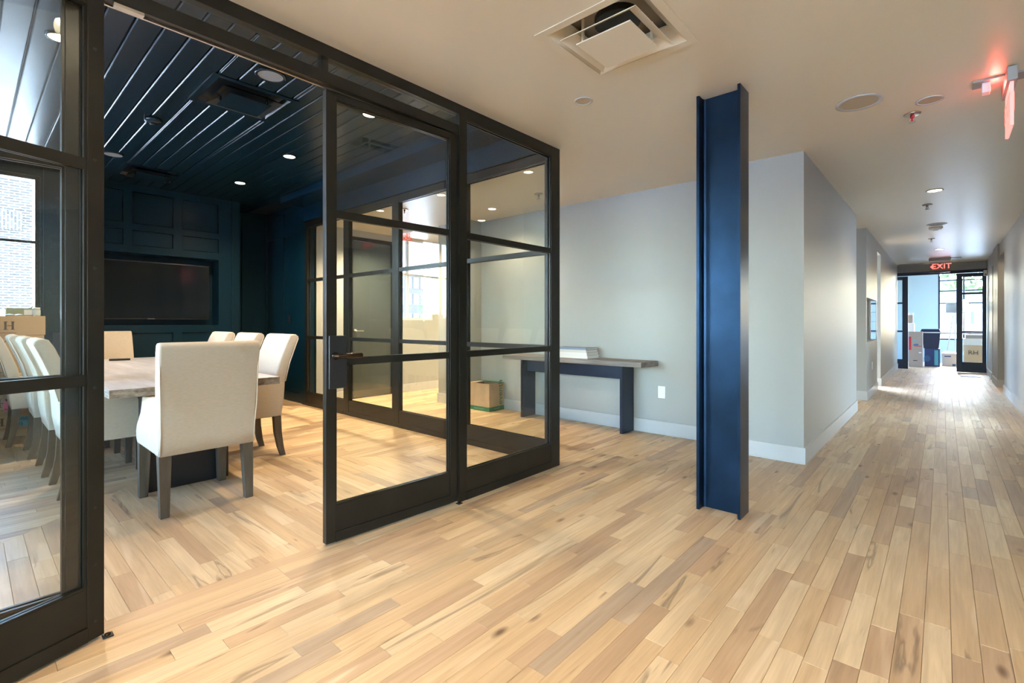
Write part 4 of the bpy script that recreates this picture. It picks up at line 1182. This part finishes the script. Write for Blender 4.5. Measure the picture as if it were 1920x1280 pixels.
# ---------------------------------------------------------------- outdoors
o = B(-90, 90, -90, 120, -0.5, -0.26).build('ground', 'pav')
tag(o, 'pale paved ground outside the building', 'ground', None, 'structure')
bd = empty('street_building', (-26, 2, -0.26), 0, 'big grey brown brick building across the street outside the meeting room window', 'building')
B(-30, -25.0, -12, 1.65, -0.26, 7.6).build('wall', 'brick', bd)
B(-24.99, -24.93, -6, 1.4, 4.55, 5.25).build('soldier_course', 'brickv', bd)
B(-24.99, -24.85, -6, 1.5, -0.26, 1.7).build('stone_base', 'stone', bd)
MB().prism([(-12, 7.6), (1.9, 7.6), (-2.0, 10.4), (-8, 10.4)], -30.2, -24.9, 'x').build('roof', 'roof', bd)
bh = empty('street_building', (-70, 52, -0.26), 0, 'brick row house with white sash windows, seen through the far side window', 'building')
B(-76, -66.0, 36, 70, -0.26, 9.2).build('wall', 'brick2', bh)
MB().prism([(35.6, 9.2), (70.4, 9.2), (70.4, 9.8), (67.0, 14.6), (40, 14.6), (35.6, 9.8)], -76.3, -65.7, 'x').build('roof', 'roof', bh)
yy = 38.0
while yy < 69:
    for zz, hh_ in ((1.6, 1.1), (4.2, 1.8), (6.9, 1.8)):
        w = B(-66.0, -65.92, yy, yy + 1.0, zz, zz + hh_).build('window', 'sash', bh)
        B(-65.92, -65.90, yy + .10, yy + .90, zz + .10, zz + hh_ * .47).build('pane', 'extwin', w)
        B(-65.92, -65.90, yy + .10, yy + .90, zz + hh_ * .53, zz + hh_ - .10).build('pane', 'extwin', w)
    yy += 1.45
hf = empty('pale_house', (4, 62, -0.26), 0, 'pale house with grey roof outside the far corridor window', 'building')
B(-3.0, 3.6, 60, 66, -0.26, 3.0).build('wall', 'siding', hf)
MB().prism([(-3.5, 3.0), (4.1, 3.0), (0.3, 5.6)], 59.6, 66.4, 'y').build('roof', 'roof', hf)
for xx in (-1.6, 0.8):
    w = B(xx, xx + 1.4, 59.9, 60.0, 1.0, 2.3).build('window', 'base', hf)
    B(xx + .1, xx + 1.3, 59.88, 59.9, 1.1, 2.2).build('pane', 'extwin', w)
def tree(x, y, h, r, lab, seedv):
    rnd = random.Random(seedv)
    t = empty('street_tree', (x, y, -0.26), 0, lab, 'tree', 'trees outside the windows')
    MB().tube([(x, y, -0.26), (x + .05, y, h * .35), (x - .05, y + .1, h * .75)], [.16, .12, .05], 8).build('trunk', 'bark', t, True)
    q = MB()
    for k in range(900):
        a = rnd.uniform(0, 2 * PI); zz = rnd.uniform(-1, 1); rr = rnd.random() ** .4
        k2 = math.sqrt(1 - zz * zz)
        c_ = Vector((x + r * rr * k2 * math.cos(a), y + r * rr * k2 * math.sin(a), h * .68 + h * .36 * rr * zz))
        u = Vector((rnd.uniform(-1, 1), rnd.uniform(-1, 1), rnd.uniform(-1, 1))).normalized()
        v = u.orthogonal().normalized(); s = rnd.uniform(.10, .2) * r * .55
        q.bm.faces.new([q.bm.verts.new(c_ + u * s), q.bm.verts.new(c_ + v * s * .6), q.bm.verts.new(c_ - u * s), q.bm.verts.new(c_ - v * s * .6)])
    o = q.build('foliage', 'leaf', t); o['kind'] = 'stuff'
tree(-24, 15.3, 5.0, 1.6, 'green tree left of the brick row house', 1)
tree(-29, 22.9, 3.6, 0.6, 'small tree in front of the brick row house windows', 2)
tree(1.2, 44, 9.0, 3.2, 'leafy tree just outside the far corridor window', 3)
tree(7.0, 50, 8.0, 3.0, 'leafy tree right of the pale house', 4)
tree(-6.0, 52, 8.5, 3.0, 'leafy tree left of the pale house', 5)

# ---------------------------------------------------------------- scale measured units to metres
done = set()
for o in SC.objects:
    o.location = Vector(o.location) * S
    if o.type == 'MESH' and o.data.name not in done:
        done.add(o.data.name)
        o.data.transform(Matrix.Scale(S, 4))
    if o.type == 'LIGHT' and o.data.type != 'SUN':
        o.data.shadow_soft_size *= S
    for k in ('_w', '_l', '_local'):
        if k in o: del o[k]
